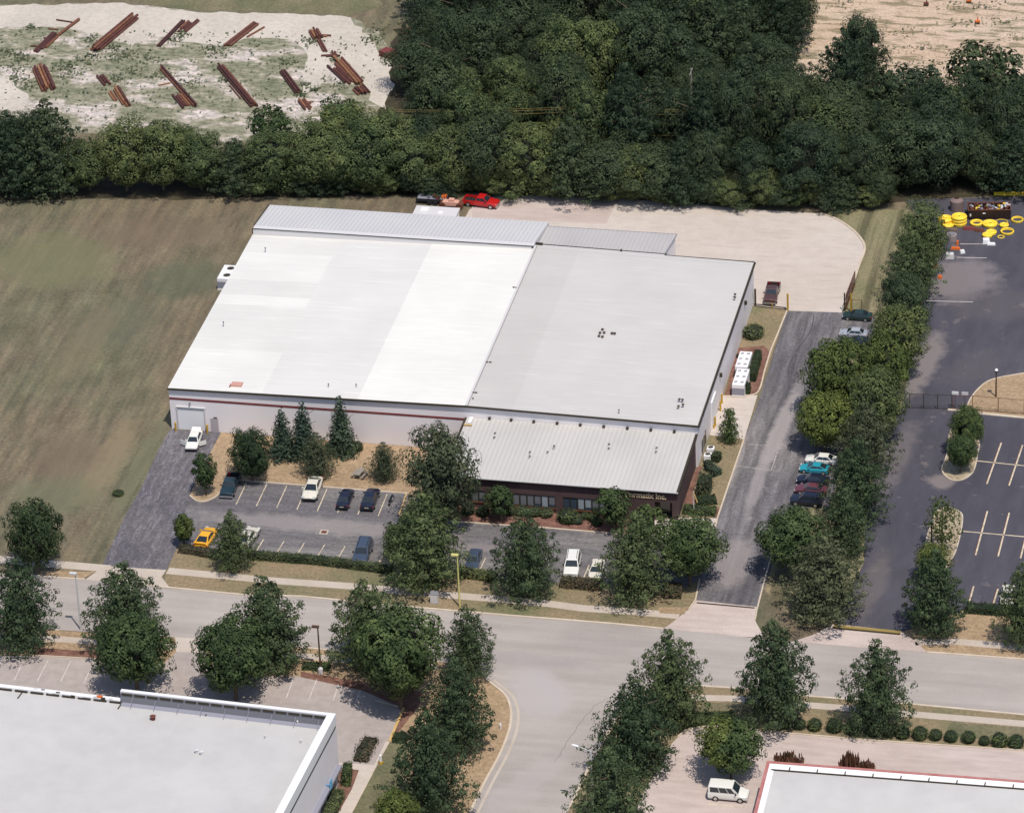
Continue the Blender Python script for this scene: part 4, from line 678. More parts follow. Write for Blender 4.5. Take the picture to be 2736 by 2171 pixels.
# wooden utility poles and wires across the wood
r1 = []
for px, h, lb in (((1, 0, 1632, 1240), 11.5, 'bare wooden utility pole standing among the trees behind the warehouse'), ((2, 0, 1510, 1180), 12.5, 'wooden utility pole half hidden in the wood behind the concrete yard')):
    q = T(*px); r = empty('utility_pole', (*q, 0), 0, lb, 'utility pole'); b = MB(); b.cyl((0, 0, 0), (0, 0, h), .17, .11, n=8); b.build('pole', M['wood'], r); b = MB(); b.beam((0, -1.2, h - .6), (0, 1.2, h - .6), .12); b.build('crossarm', M['wood'], r); r1.append((q, h))
M['wire'] = bsdf('ochre_wire', (.2, .16, .06), .6)
for i, zz in enumerate((9.9, 9.6, 9.05, 7.5, 5.6, 4.8)):
    b = MB(); a_ = D(690, 352); c_ = D(1730, 350); pts = [(a_[0] + (c_[0] - a_[0]) * j / 20, a_[1] + (c_[1] - a_[1]) * j / 20, zz - .5 * math.sin(math.pi * ((j / 10) % 1))) for j in range(21)]
    for j in range(20): b.beam(pts[j], pts[j + 1], .06)
    o = b.build('power_line', M['wire']); tag(o, ('highest of the six power line strands over the wood', 'second highest of the six power line strands over the wood', 'third highest of the six power line strands over the wood', 'third lowest of the six power line strands over the wood', 'second lowest of the six power line strands over the wood', 'lowest of the six power line strands over the wood')[i], 'power line', 'power lines over the wood')
# ---------------------------------------------------------------- gates and fences
def fence(pts, h, name, label, cat, mat='trim_dark', step=2.4, rails=(.05, 1), mesh=True, pw=.05, fence_n=6):
    r = empty(name, (*pts[0], 0), 0, label, cat); o = pts[0]
    P_ = [(x - o[0], y - o[1]) for x, y in pts]
    for k in range(len(P_) - 1):
        a, c = P_[k], P_[k + 1]; n = max(1, round(dist(a, c) / step))
        for i in range(n + (1 if k == len(P_) - 2 else 0)):
            t = i / n; x = a[0] + (c[0] - a[0]) * t; y = a[1] + (c[1] - a[1]) * t
            b = MB(); b.cyl((x, y, 0), (x, y, h), pw, n=6); b.build('post', M[mat], r)
        b = MB()
        for f in rails: b.beam((*a, h * f), (*c, h * f), .05)
        b.build('rail', M[mat], r)
        if mesh:
            b = MB(); n2 = int(dist(a, c) / .16)
            for i in range(n2):
                t = i / n2; x = a[0] + (c[0] - a[0]) * t; y = a[1] + (c[1] - a[1]) * t; b.beam((x, y, .05), (x, y, h), .012)
            b.build('mesh_panel', M[mat], r)
    return r
fence([T(3, 1, 1100, 1690), T(3, 1, 1560, 1704)], 2.2, 'chain_link_fence', 'dark chain link gate section beside the east tree row', 'fence', step=2.0)
fence([T(3, 1, 1570, 1706), T(3, 2, 1730, 45), T(3, 2, 2156, 82), T(3, 2, 2400, 105)], 2.2, 'chain_link_fence', 'brown chain link fence along the tan lawn island at the right', 'fence', mat='rust', step=3.6)
q = T(3, 2, 1555, 10)
for i, (px, py) in enumerate(((1590, 1575), (1670, 1580))):
    q = T(3, 1, px, py, 2.3); b = MB(); b.box(-.45, .45, -.05, .05, -.22, .22); o = b.build('sign_board', M['white'] if i == 0 else M['offwhite']); o.location = (*q, 2.4)
    b = MB(); b.cyl((0, 0, -2.4), (0, 0, -.2), .04, n=6); l_ = b.build('post', M['trim_dark']); l_.parent = o; tag(o, ('small bright white board on the fence beside the lot gate', 'small grey board on the fence beside the lot gate')[i], 'sign')
# rolling gate east of yard
ga, gb = T(3, 1, 690, 890), T(3, 1, 765, 690); r = empty('rolling_gate', (*ga, 0), 0, 'brown rolling gate standing open along the edge of the concrete yard', 'gate')
d = (gb[0] - ga[0], gb[1] - ga[1]); b = MB()
b.beam((0, 0, 2.4), (d[0], d[1], 2.4), .09); b.beam((0, 0, .2), (d[0], d[1], .2), .09)
for i in range(6): t = i / 5; b.beam((d[0] * t, d[1] * t, .2), (d[0] * t, d[1] * t, 2.4), .08)
for i in range(5): t = i / 5; u = (i + 1) / 5; b.beam((d[0] * t, d[1] * t, .2), (d[0] * u, d[1] * u, 2.4), .05)
b.build('gate_frame', M['rust'], r)
b = MB()
for i in range(40): t = i / 40; b.beam((d[0] * t, d[1] * t, .2), (d[0] * t, d[1] * t, 2.4), .02)
b.build('mesh_panel', M['trim_dark'], r)
for i in (0, 1): b = MB(); b.cyl((-.15 + .9 * i, -.3, 0), (-.15 + .9 * i, -.3, 2.9), .1, n=8); b.build('post', M['trim_dark'] if i == 0 else M['yellow_post'], r)
for px, mt, h, lb in (((2, 1, 2027, 850), 'trim_dark', 2.6, 'dark gate post at the corner of the warehouse east wall'), ((3, 1, 212, 893), 'yellow_post', 2.7, 'ochre gate post at the corner of the concrete yard')):
    q = T(*px); b = MB(); b.cyl((0, 0, 0), (0, 0, h), .14, n=10); b.cyl((0, 0, h), (0, 0, h + .08), .14, .04, n=10); o = b.build('gate_post', M[mt]); o.location = (*q, 0); tag(o, lb, 'post')
qa, qb = T(2, 1, 2035, 858), T(3, 1, 200, 888); r = empty('low_rail_fence', (*qa, 0), 0, 'low dark rail between the two gate posts at the yard corner', 'fence'); b = MB(); b.beam((0, 0, .35), (qb[0] - qa[0], qb[1] - qa[1], .35), .12, .12); b.beam((0, 0, .1), (qb[0] - qa[0], qb[1] - qa[1], .1), .08, .08); b.build('rail', M['trim_dark'], r)
b = MB(); t = .53; b.cyl(((qb[0] - qa[0]) * t, (qb[1] - qa[1]) * t, 0), ((qb[0] - qa[0]) * t, (qb[1] - qa[1]) * t, .9), .07, n=8); b.build('post', M['yellow_post'], r)
fence([T(3, 1, 740, 900), T(3, 1, 820, 905)], 1.9, 'wire_gate', 'small thin wire gate beside the parked dark green car', 'gate', mat='rust', step=1.8)
# ---------------------------------------------------------------- vegetation
def leaves_mesh(name, C_, N_, S_, rs, mat, extra=None):
    "quads of size S_ centred at C_ with normals about N_"
    n = len(C_); N_ = N_ + rs.normal(0, .24, (n, 3)); N_ /= np.linalg.norm(N_, axis=1)[:, None] + 1e-9
    t = np.cross(N_, rs.normal(0, 1, (n, 3))); t /= np.linalg.norm(t, axis=1)[:, None] + 1e-9; u = np.cross(N_, t)
    S = S_[:, None]; a = rs.uniform(.6, 1.1, (n, 1))
    V = np.stack([C_ - t * S, C_ - u * S * a * .7, C_ + t * S, C_ + u * S * a * .7], 1).reshape(-1, 3)
    v = V.tolist(); f = np.arange(4 * n).reshape(n, 4).tolist()
    if extra:
        k = len(v); v += extra[0]; f += [[i + k for i in q] for q in extra[1]]
    me = bpy.data.meshes.new(name); me.from_pydata(v, [], f); me.materials.append(mat)
    if extra: me.materials.append(M['core']); me.polygons.foreach_set('material_index', [0] * n + [1] * len(extra[1]))
    me.update(); return me
def clump_leaves(cl, per, rs, size):
    "cl: list of (centre, radii(3), outward)"
    C_, N_ = [], []
    for c, r, o in cl:
        d = rs.normal(0, 1, (per, 3)); d /= np.linalg.norm(d, axis=1)[:, None]
        rr = rs.uniform(.55, 1.05, (per, 1)) ** .6
        C_.append(np.array(c) + d * np.array(r) * rr); N_.append(d * .8 + np.array(o) * .6 + np.array([0, 0, .25]))
    C_ = np.concatenate(C_); N_ = np.concatenate(N_)
    return C_, N_, rs.uniform(size * .65, size * 1.3, len(C_))
def crown_oak(seed, h=11., w=8.5, leaves=13500, top=.85, base=.12, mat='leaf_oak', loose=1.0, size=.15):
    "pin oak habit: dense tapering crown of spreading boughs with ragged tips"
    rs = np.random.RandomState(seed); cl = []; R0 = w / 2; L = 12; ex = rs.uniform(1.65, 2.3); la = rs.uniform(0, 6.28, 3)
    for i in range(L):
        t = i / (L - 1); z = h * (base + (1 - base) * t * .97)
        r = R0 * (min(1, .8 + 1.1 * t) if t < .18 else (1 - ((t - .18) / .82) ** ex) * .95 + .06)
        k = max(2, int(2.2 * math.pi * max(r, .35) / 1.75)); a0 = rs.uniform(0, 6.28)
        for j in range(k):
            a = a0 + 6.283 * j / k + rs.uniform(-.3, .3); q = r * rs.uniform(.62, 1.14 + .08 * loose) * (1 + .1 * math.sin(a * 2 + la[0]) + .06 * math.sin(a * 3 + la[1] + z * .5))
            dz = (-.35 + .9 * t) * rs.uniform(.2, .9)
            s = (.68 + .62 * (1 - t)) * rs.uniform(.7, 1.3)
            o = (math.cos(a), math.sin(a), .3)
            cl.append(((q * .88 * o[0], q * .88 * o[1], z + dz), (s * 1.1, s * 1.1, s * .52), o)); cl.append(((q * 1.06 * o[0], q * 1.06 * o[1], z + dz + .12), (s * .45, s * .45, s * .25), o))
            if r > 1.6:
                cl.append(((q * .55 * o[0], q * .55 * o[1], z + dz + .35), (s, s, s * .6), o))
    for i in range(int(10 * loose)):   # stray leaders
        a = rs.uniform(0, 6.28); t = rs.uniform(.15, .95); r = R0 * (1 - t ** 1.3) + .5
        cl.append(((math.cos(a) * r, math.sin(a) * r, h * (base + (1 - base) * t) + .5), (.35, .35, .6), (math.cos(a), math.sin(a), .6)))
    return leaves_mesh('crown', *clump_leaves(cl, max(8, leaves // len(cl)), rs, size), rs, M[mat], core_cone(h, R0 * .52, base + .04, .8))
def core_cone(h, r, b, t):
    v = []; n = 8
    for z, q in ((h * b, r * .8), (h * (b + .12), r), (h * (b + t) * .6, r * .7), (h * t, .12)):
        for i in range(n): v.append([q * math.cos(6.283 * i / n), q * math.sin(6.283 * i / n), z])
    f = [[k * n + i, k * n + (i + 1) % n, (k + 1) * n + (i + 1) % n, (k + 1) * n + i] for k in range(3) for i in range(n)]
    return v, f + [list(range(n))[::-1], list(range(3 * n, 4 * n))]
def crown_round(seed, h=9., w=8., leaves=12000, mat='leaf_maple', low=.14, size=.165, clumps=52, hole=0.0, core=True, cs=.14, ko=.84):
    rs = np.random.RandomState(seed); cl = []; a_ = w / 2; c_ = h * (1 - low) / 2; z0 = h * (1 + low) / 2
    lob = [(rs.uniform(0, 6.28), rs.uniform(-.5, .7), rs.uniform(.08, .22)) for _ in range(6)]
    for i in range(clumps):
        ph = math.acos(1 - 2 * (i + .5) / clumps); th = i * 2.39996 + rs.uniform(-.25, .25)
        if rs.rand() < hole: continue
        x, y, z = math.sin(ph) * math.cos(th), math.sin(ph) * math.sin(th), math.cos(ph)
        k = 1 + sum(g * math.exp(-((th - q + 3.14) % 6.28 - 3.14) ** 2 * 1.5 - (z - e) ** 2 * 3) for q, e, g in lob) - .08
        k *= rs.uniform(.78, 1.04); s = w * cs * rs.uniform(.7, 1.3)
        cl.append(((x * a_ * k * ko, y * a_ * k * ko, z0 + z * c_ * k * .86), (s, s, s * .72), (x, y, z)))
    for i in range(clumps // 4):
        d = rs.normal(0, .33, 3); cl.append(((d[0] * a_, d[1] * a_, z0 + d[2] * c_), (w * .14, w * .14, w * .11), (d[0], d[1], .6)))
    v = []; f = []; n = 8
    for k, (zz, q) in enumerate(((-.55, .25), (-.3, .5), (.15, .55), (.5, .3))):
        for i in range(n): v.append([q * a_ * math.cos(6.283 * i / n), q * a_ * math.sin(6.283 * i / n), z0 + zz * c_])
    f = [[k * n + i, k * n + (i + 1) % n, (k + 1) * n + (i + 1) % n, (k + 1) * n + i] for k in range(3) for i in range(n)] + [list(range(n))[::-1], list(range(3 * n, 4 * n))]
    return leaves_mesh('crown', *clump_leaves(cl, max(8, leaves // len(cl)), rs, size), rs, M[mat], (v, f) if core else None)
def crown_spruce(seed, h=8., w=4., mat='leaf_spruce'):
    rs = np.random.RandomState(seed); cl = []; L = 17
    for i in range(L):
        t = i / (L - 1); z = h * (.05 + .93 * t); r = w / 2 * (1 - t) ** .85 + .08; k = max(1, int(6.283 * r / .62)); a0 = rs.uniform(0, 6)
        for j in range(k):
            a = a0 + 6.283 * j / k + rs.uniform(-.2, .2); q = r * rs.uniform(.8, 1.12); o = (math.cos(a), math.sin(a), .1)
            cl.append(((q * .85 * o[0], q * .85 * o[1], z - .12 * r), (.36 + .12 * r, .36 + .12 * r, .2), o))
            if r > .9: cl.append(((q * .45 * o[0], q * .45 * o[1], z), (.4, .4, .25), o))
    return leaves_mesh('crown', *clump_leaves(cl, max(8, 4200 // len(cl)), rs, .17), rs, M[mat], core_cone(h, w * .22, .04, .8))
def trunk_mesh(h, r, seed, limbs=7, fork=False):
    rs = random.Random(seed); b = MB(); p = Vector((0, 0, 0)); n = 5
    for i in range(n):
        q = Vector((rs.uniform(-.12, .12), rs.uniform(-.12, .12), h * .82 * (i + 1) / n)); b.cyl(p, q, r * (1 - i / n * .8), r * (1 - (i + 1) / n * .8), 8, cap=(i == 0)); p = q
    for i in range(limbs):
        z = h * rs.uniform(.18, .7); a = 6.283 * i / limbs + rs.uniform(-.3, .3); L = h * rs.uniform(.16, .27)
        b.cyl((0, 0, z), (math.cos(a) * L, math.sin(a) * L, z + L * .55), r * .4, r * .12, 5)
    return b.mesh('trunk', M['trunk'])
VAR = {}
def variants():
    VAR['oak'] = [(crown_oak(11 + i), 11., 8.5) for i in range(4)]
    VAR['oak_light'] = [(crown_oak(31 + i, loose=1.5, leaves=11500), 11., 8.5) for i in range(2)]
    VAR['oak_grey'] = [(crown_oak(36, mat='leaf_grey', loose=1.5, leaves=10500), 11., 8.5)]
    VAR['round'] = [(crown_round(51 + i), 9., 8.) for i in range(3)]
    VAR['light'] = [(crown_round(61 + i, mat='leaf_light', leaves=11000), 9., 8.) for i in range(2)]
    VAR['grey'] = [(crown_round(71, h=11, w=9, mat='leaf_grey', leaves=13000, low=.05, hole=.12), 11., 9.)]
    VAR['spruce'] = [(crown_spruce(81 + i), 8., 4.) for i in range(2)]
    VAR['dark'] = [(crown_round(91, mat='leaf_dark', low=.05, leaves=10000), 9., 8.)]
    VAR['wood'] = [(crown_round(101 + i, h=14., w=11., mat='leaf_wood', low=.04, leaves=15000, clumps=34, size=.19, cs=.17, ko=.8), 14., 11.) for i in range(6)] + [(crown_oak(121 + i, h=14., w=10.5, mat='leaf_wood', leaves=14000, size=.18), 14., 10.5) for i in range(2)]
    VAR['wood_l'] = [(crown_round(161 + i, h=13., w=10., mat='leaf_wood_l', low=.04, leaves=14000, clumps=34, size=.18, cs=.17, ko=.8), 13., 10.) for i in range(3)]
    me = crown_round(57, leaves=12000); me.materials.append(M['leaf_light']); n = len(me.polygons); mi = np.zeros(n, dtype=np.int32); me.polygons.foreach_get('material_index', mi); ce = np.zeros(n * 3); me.polygons.foreach_get('center', ce); ce = ce.reshape(-1, 3)
    mi[(mi == 0) & (ce[:, 0] < -.4 + .8 * np.sin(ce[:, 2] * 1.7)) & (ce[:, 2] > 2.2)] = 2; me.polygons.foreach_set('material_index', mi); VAR['two'] = [(me, 9., 8.)]
    VAR['sparse'] = [(crown_round(131, h=9, w=7.5, mat='leaf_light', leaves=1500, clumps=40, hole=.3, size=.22, core=False), 9., 7.5)]
    VAR['column'] = [(crown_oak(141, h=5, w=2.2, mat='leaf_maple', leaves=2600, base=.12, loose=.4, size=.15), 5., 2.2)]
    VAR['small'] = [(crown_round(151, h=4.5, w=3.6, mat='leaf_maple', leaves=2600, clumps=36, size=.14), 4.5, 3.6), (crown_round(152, h=4.5, w=3.6, mat='leaf_light', leaves=2600, clumps=36, size=.2), 4.5, 3.6)]
variants()
TRUNK = {'big': trunk_mesh(11, .24, 3), 'tall': trunk_mesh(14, .26, 4, 9), 'small': trunk_mesh(4.5, .09, 5, 5)}
NM = {'two': 'maple_tree', 'wood_l': 'woodland_tree', 'oak': 'pin_oak_tree', 'oak_light': 'pin_oak_tree', 'oak_grey': 'pin_oak_tree', 'round': 'maple_tree', 'light': 'maple_tree', 'grey': 'maple_tree', 'spruce': 'spruce_tree', 'dark': 'dense_tree', 'wood': 'woodland_tree', 'sparse': 'young_tree', 'column': 'narrow_tree', 'small': 'small_tree'}
trnd = random.Random(77)
def put_tree(kind, x, y, h, w, label, vi=None, group=None, rz=None, cat='tree'):
    vs = VAR[kind]; me, mh, mw = vs[(vi if vi is not None else trnd.randrange(len(vs))) % len(vs)]
    r = empty(NM[kind], (x, y, 0), trnd.uniform(0, 6.28) if rz is None else rz, label, cat, group)
    c = link_mesh('crown', me, None, r); c.scale = (w / mw, w / mw, h / mh)
    tk_ = 'tall' if kind in ('wood', 'wood_l') else ('small' if kind in ('small', 'column') else 'big'); th = {'tall': 14., 'small': 4.5, 'big': 11.}[tk_]
    t = link_mesh('trunk', TRUNK[tk_], None, r); s = h / th; t.scale = (s, s, s); return r
def height_for(x, y, py):
    lo, hi = 0., 40.
    for _ in range(30):
        m_ = (lo + hi) / 2
        if proj(x, y, m_)[1] > py: lo = m_
        else: hi = m_
    return lo
def tree(kind, x0, x1, yt, yb, label, vi=None, foot=None, **k):
    "survey of a tree from its extent in the photograph (D units): finds foot, height and width"
    xc = (x0 + x1) / 2; a = (x1 - x0) / 2 / 15.6; conical = kind in ('oak', 'oak_light', 'oak_grey', 'spruce', 'column')
    if conical: by = yb - a * 8.6 * .62 + .6 * 13.4 * (.4 if kind != 'oak' else 1)
    else:
        P2 = (yb - yt) / 2; c = math.sqrt(max(P2 * P2 - (a * 8.6) ** 2, (a * 5) ** 2)) / 13.4; h = c / .43; by = yt + P2 + .57 * h * 13.4
    if foot: by = foot
    q = D(xc, by); h = height_for(q[0], q[1], yt * 1.26902)
    w = dist(D(x0, by), D(x1, by))
    return put_tree(kind, q[0], q[1], h, w * (.93 if conical and kind != 'spruce' else (1.12 if kind == 'spruce' else 1.03)), label, vi, **k)
ST = [
 ('dark', 22, 138, 1045, 1190, 'dark rounded tree at the foot of the brown field near the left edge'),
 ('oak_light', -30, 127, 1182, 1385, 'pin oak at the left edge across the road from the field'),
 ('oak', 187, 352, 1190, 1385, 'pin oak beside the road left of the driveway entrance, behind a rounded maple'),
 ('round', 213, 366, 1285, 1445, 'rounded maple in front of a pin oak, shading the lower left lot'),
 ('oak', 483, 655, 1218, 1425, 'pin oak beside the brown shoebox lamp, behind a lighter maple'),
 ('round', 420, 575, 1298, 1462, 'yellowish green maple at the left of the brown shoebox lamp'),
 ('oak', 697, 860, 1228, 1420, 'pin oak right of the brown shoebox lamp, partly behind a broad maple'),
 ('round', 748, 940, 1280, 1478, 'broad maple casting its shade on the corner of the lower left lot'),
 ('oak_light', 930, 1048, 1280, 1440, 'pin oak at the street corner nearest the main road, first of the corner row'),
 ('oak', 892, 1040, 1388, 1592, 'pin oak second from the main road in the corner row by the side street'),
 ('oak', 826, 990, 1502, 1730, 'pin oak third from the main road in the row along the side street'),
 ('light', 790, 885, 1662, 1765, 'light green tree cut by the bottom edge beside the walk'),
 ('oak_light', 445, 540, 1078, 1210, 'pin oak between the yellow car and the white car at the lot edge'),
 ('oak', 806, 988, 1043, 1250, 'biggest pin oak, beside the pale yellow street lamp at the front lot'),
 ('oak', 1040, 1180, 1080, 1268, 'pin oak in front of the brick office, between two others along the verge'),
 ('oak_light', 1262, 1422, 1083, 1280, 'pin oak in front of the company sign, right end of the front verge'),
 ('round', 1383, 1522, 1088, 1225, 'dark round maple beside the foot of the east driveway'),
 ('round', 808, 880, 1100, 1180, 'small green maple peeking out left of the biggest pin oak'),
 ('grey', 858, 1010, 898, 1100, 'large greyish loose tree at the left corner of the brick office'),
 ('spruce', 568, 627, 858, 968, 'blue green spruce against the white wall, leftmost of three'),
 ('spruce', 612, 672, 845, 968, 'blue green spruce against the white wall, middle of three'),
 ('spruce', 690, 752, 833, 962, 'tallest blue green spruce standing alone against the white wall'),
 ('dark', 487, 575, 897, 1003, 'dark rounded tree on the dry lawn above the dark pickup'),
 ('oak_grey', 632, 708, 912, 1012, 'greyish tree on the dry lawn just above the white coupe'),
 ('oak_grey', 778, 842, 932, 1018, 'small greyish tree on the dry lawn right of the picnic table'),
 ('oak', 1898, 2038, 1160, 1345, 'pin oak at the foot of the dark right hand lot'),
 ('light', 1925, 1998, 1143, 1215, 'light green tree at the end of the narrow lot island, behind a pin oak'),
 ('round', 1998, 2072, 848, 945, 'farther dark green tree on the upper lot island by the fence'),
 ('round', 1990, 2054, 915, 988, 'nearer green tree on the upper lot island'),
 ('sparse', 1945, 2022, 1043, 1150, 'thin sparse young tree on the narrow gravel island'),
 ('oak', 2100, 2200, 1188, 1368, 'pin oak cut by the right edge beside the white parked car'),
 ('oak', 1338, 1488, 1330, 1540, 'pin oak at the right hand street corner, nearest the main road'),
 ('oak', 1252, 1424, 1433, 1642, 'pin oak second in the row down the right side of the side street'),
 ('oak_light', 1203, 1368, 1578, 1790, 'pin oak at the bottom edge beside the white cobra head lamp'),
 ('oak', 1552, 1714, 1310, 1540, 'pin oak above the row of clipped shrubs, left one of two'),
 ('oak', 1775, 1918, 1350, 1552, 'pin oak above the row of clipped shrubs, right one of two'),
 ('two', 1470, 1610, 1510, 1668, 'maple with a yellowing side behind the white van'),
 ('column', 1520, 1551, 866, 932, 'narrow upright evergreen on the side lawn by the loading pad'),
]
FOOT = {'maple with a yellowing side behind the white van': 1640}
for i, t in enumerate(ST): tree(*t, vi=i, foot=FOOT.get(t[5]), rz=0.0 if t[0] == 'two' else None)
VAR['small_dark'] = [VAR['small'][0]]; NM['small_dark'] = 'small_tree'
for kind, x0, x1, yt, yb, lb, vi in (('small', 408, 460, 952, 1032, 'small green tree on the rounded lawn tip beside the white car', 0), ('small', 369, 408, 1078, 1142, 'small yellow green tree at the corner of the left driveway', 1),
    ('small', 1026, 1085, 1017, 1090, 'small green tree against the brick office, left of the windows', 0), ('small', 1258, 1330, 1026, 1112, 'leafy tree against the brick office just left of the company sign', 0), ('small', 1320, 1398, 1062, 1150, 'greyish tree below the company sign by the office entrance', 0)):
    tree(kind, x0, x1, yt, yb, lb, vi)
# east row
ER = [('wood', 1893, 1990, 420, 565, 'uppermost tree of the dense row beside the dark lot'), ('wood', 1868, 1978, 490, 640, 'second tree from the top in the dense row beside the dark lot'), ('wood', 1850, 1955, 570, 710, 'third tree from the top in the dense row, above the parked green car'),
 ('wood', 1835, 1940, 640, 780, 'tree of the dense row just right of the parked dark green car'), ('light', 1805, 1915, 700, 830, 'yellow green tree in the row right of the silver sedan'), ('light', 1700, 1825, 713, 868, 'big yellow green maple hanging over the east driveway, upper one'),
 ('wood', 1785, 1895, 770, 920, 'grey green tree in the middle of the dense row beside the dark lot'), ('light', 1683, 1792, 828, 945, 'smaller yellow green maple over the east driveway, above the white car'), ('oak_grey', 1762, 1880, 850, 1010, 'grey green pin oak behind the white and teal cars'),
 ('oak_light', 1740, 1865, 930, 1110, 'pin oak shading the row of five parked cars'), ('oak_light', 1725, 1835, 1030, 1180, 'pin oak below the row of five parked cars'), ('round', 1605, 1738, 1068, 1205, 'dark green maple at the driveway edge below the parked cars'), ('oak_grey', 1652, 1815, 1130, 1322, 'greyish pin oak at the lower end of the east row')]
for i, t in enumerate(ER): tree({'wood': ('wood_l', 'oak_light', 'wood')[i % 3]}.get(t[0], t[0]), t[1] - 3 - 5 * (i % 2), t[2] + 4 + 6 * (i % 3 == 0), *t[3:], vi=i)
# the wood
wr = random.Random(21); nw = 0
def wood_tree(px, py, h, w, lb, kind='wood', g='trees of the dense wood'):
    q = D(px, py); return put_tree(kind, q[0], q[1], h, w, lb, group=g)
for row, py in enumerate(range(-6, 432, 41)):
    for k in range(22):
        px = 700 + k * 81 + (40 if row % 2 else 0) + wr.uniform(-22, 22); y = py + wr.uniform(-13, 13)
        if px > 2240: continue
        if y < 205 and px < 882: continue
        if y < 270 and px < 876: continue
        if y < 340 and px < 850: continue
        if px > 1672 and y < 215: continue
        if px > 1740 and y < 268: continue
        if y > 375: y = 397 + wr.uniform(-5, 3) + min(24, max(0, px - 950) * .05)
        if px > 1890 and y > 395: y = 395
        if abs(px - 1570) < 38 and 165 < y < 262: continue
        if abs(px - 1960) < 34 and 235 < y < 300: continue
        far = y < 180; band = 'far side' if y < 130 else ('middle' if y < 280 else 'near edge')
        h = wr.choice((8.5, 10, 12, 13.5, 15, 17)) * wr.uniform(.93, 1.07) if y < 370 else wr.uniform(8.5, 13.0); 
        if px < 880: h = min(h, 11.0)
        if 1380 < px < 1620 and 200 < y < 330: h *= .72
        w = wr.uniform(6.5, 11.5); light = wr.random() < (.5 if px < 1350 and y > 215 else .07)
        side = 'left part' if px < 1150 else ('centre' if px < 1650 else 'right part')
        wood_tree(px, y, h, w, 'leafy green tree in the %s of the dense wood, %s' % (side, band), 'wood_l' if light else 'wood', g='woodland trees, %s %s' % (side, band)); nw += 1
wood_tree(1812, 212, 15.5, 7.0, 'lone tall tree in front of the tan clearing at the upper right', 'wood', g=None)
for px, py, h, w, lb in ((30, 408, 13.5, 10, 'tall dark tree at the left end of the hedgerow below the pipe yard'), (110, 402, 15, 11, 'tallest dark tree of the hedgerow, covering two pipe stacks'), (-35, 395, 12, 10, 'dark tree cut by the left edge at the end of the hedgerow'), (190, 400, 8.5, 8, 'low leafy tree of the hedgerow right of the tallest one'), (268, 402, 12, 9.5, 'leafy tree of the hedgerow below the second pipe stack'), (345, 400, 12, 9.5, 'leafy tree of the hedgerow below the third pipe stack'),
    (425, 400, 9.5, 9, 'low tree of the hedgerow below the middle of the pipe yard'), (500, 402, 8.5, 9, 'low dark tree of the hedgerow left of the thin one'), (575, 402, 10, 9, 'bushy tree of the hedgerow below the thin open one'), (650, 400, 9.5, 8.5, 'bushy tree of the hedgerow between the two thin open ones'), (720, 400, 10.5, 9, 'bushy tree of the hedgerow near the trailer'), (60, 360, 10, 9, 'dark tree behind the tall ones at the left end of the hedgerow'), (390, 375, 9, 8, 'rear leafy tree of the hedgerow under the pipe yard'), (560, 372, 7, 7, 'rear bushy tree of the hedgerow')):
    wood_tree(px, py, h, w, lb, 'wood' if 'dark' in lb else 'wood_l', g='hedgerow trees below the pipe yard')
for i, (x0, x1, yt, yb, lb) in enumerate(((520, 625, 222, 345, 'thin open tree of the hedgerow with the gravel showing through'), (672, 775, 198, 345, 'larger thin open tree of the hedgerow with forked bare limbs'), (1985, 2160, 88, 260, 'open tree against the orange dirt at the upper right'), (1850, 1990, 128, 285, 'open leafy tree left of the gap to the orange dirt'))):
    x = (x0 + x1) / 2; q = D(x, yb); h = height_for(*q, yt * 1.26902); VAR['open'] = [(VAR.get('open_me') or crown_round(171, h=12, w=9, mat='leaf_wood' if i > 1 else 'leaf_maple', leaves=3300, clumps=60, hole=.25, size=.3, low=.2, core=False), 12., 9.)]; NM['open'] = 'open_tree'
    put_tree('open', q[0], q[1], h, dist(D(x0, yb), D(x1, yb)), lb)
for k in range(34):
    px = 640 + k * 37 + wr.uniform(-9, 9); y = 404 + min(30, max(0, px - 960) * .05) + wr.uniform(-2, 3)
    if px > 1880: break
    wood_tree(px, y, wr.uniform(3.0, 6.5), wr.uniform(4.0, 6.5), 'low undergrowth tree at the front edge of the dense wood', wr.choice(('wood', 'wood_l', 'wood')), g='undergrowth along the front edge of the wood')
print('wood trees', nw)
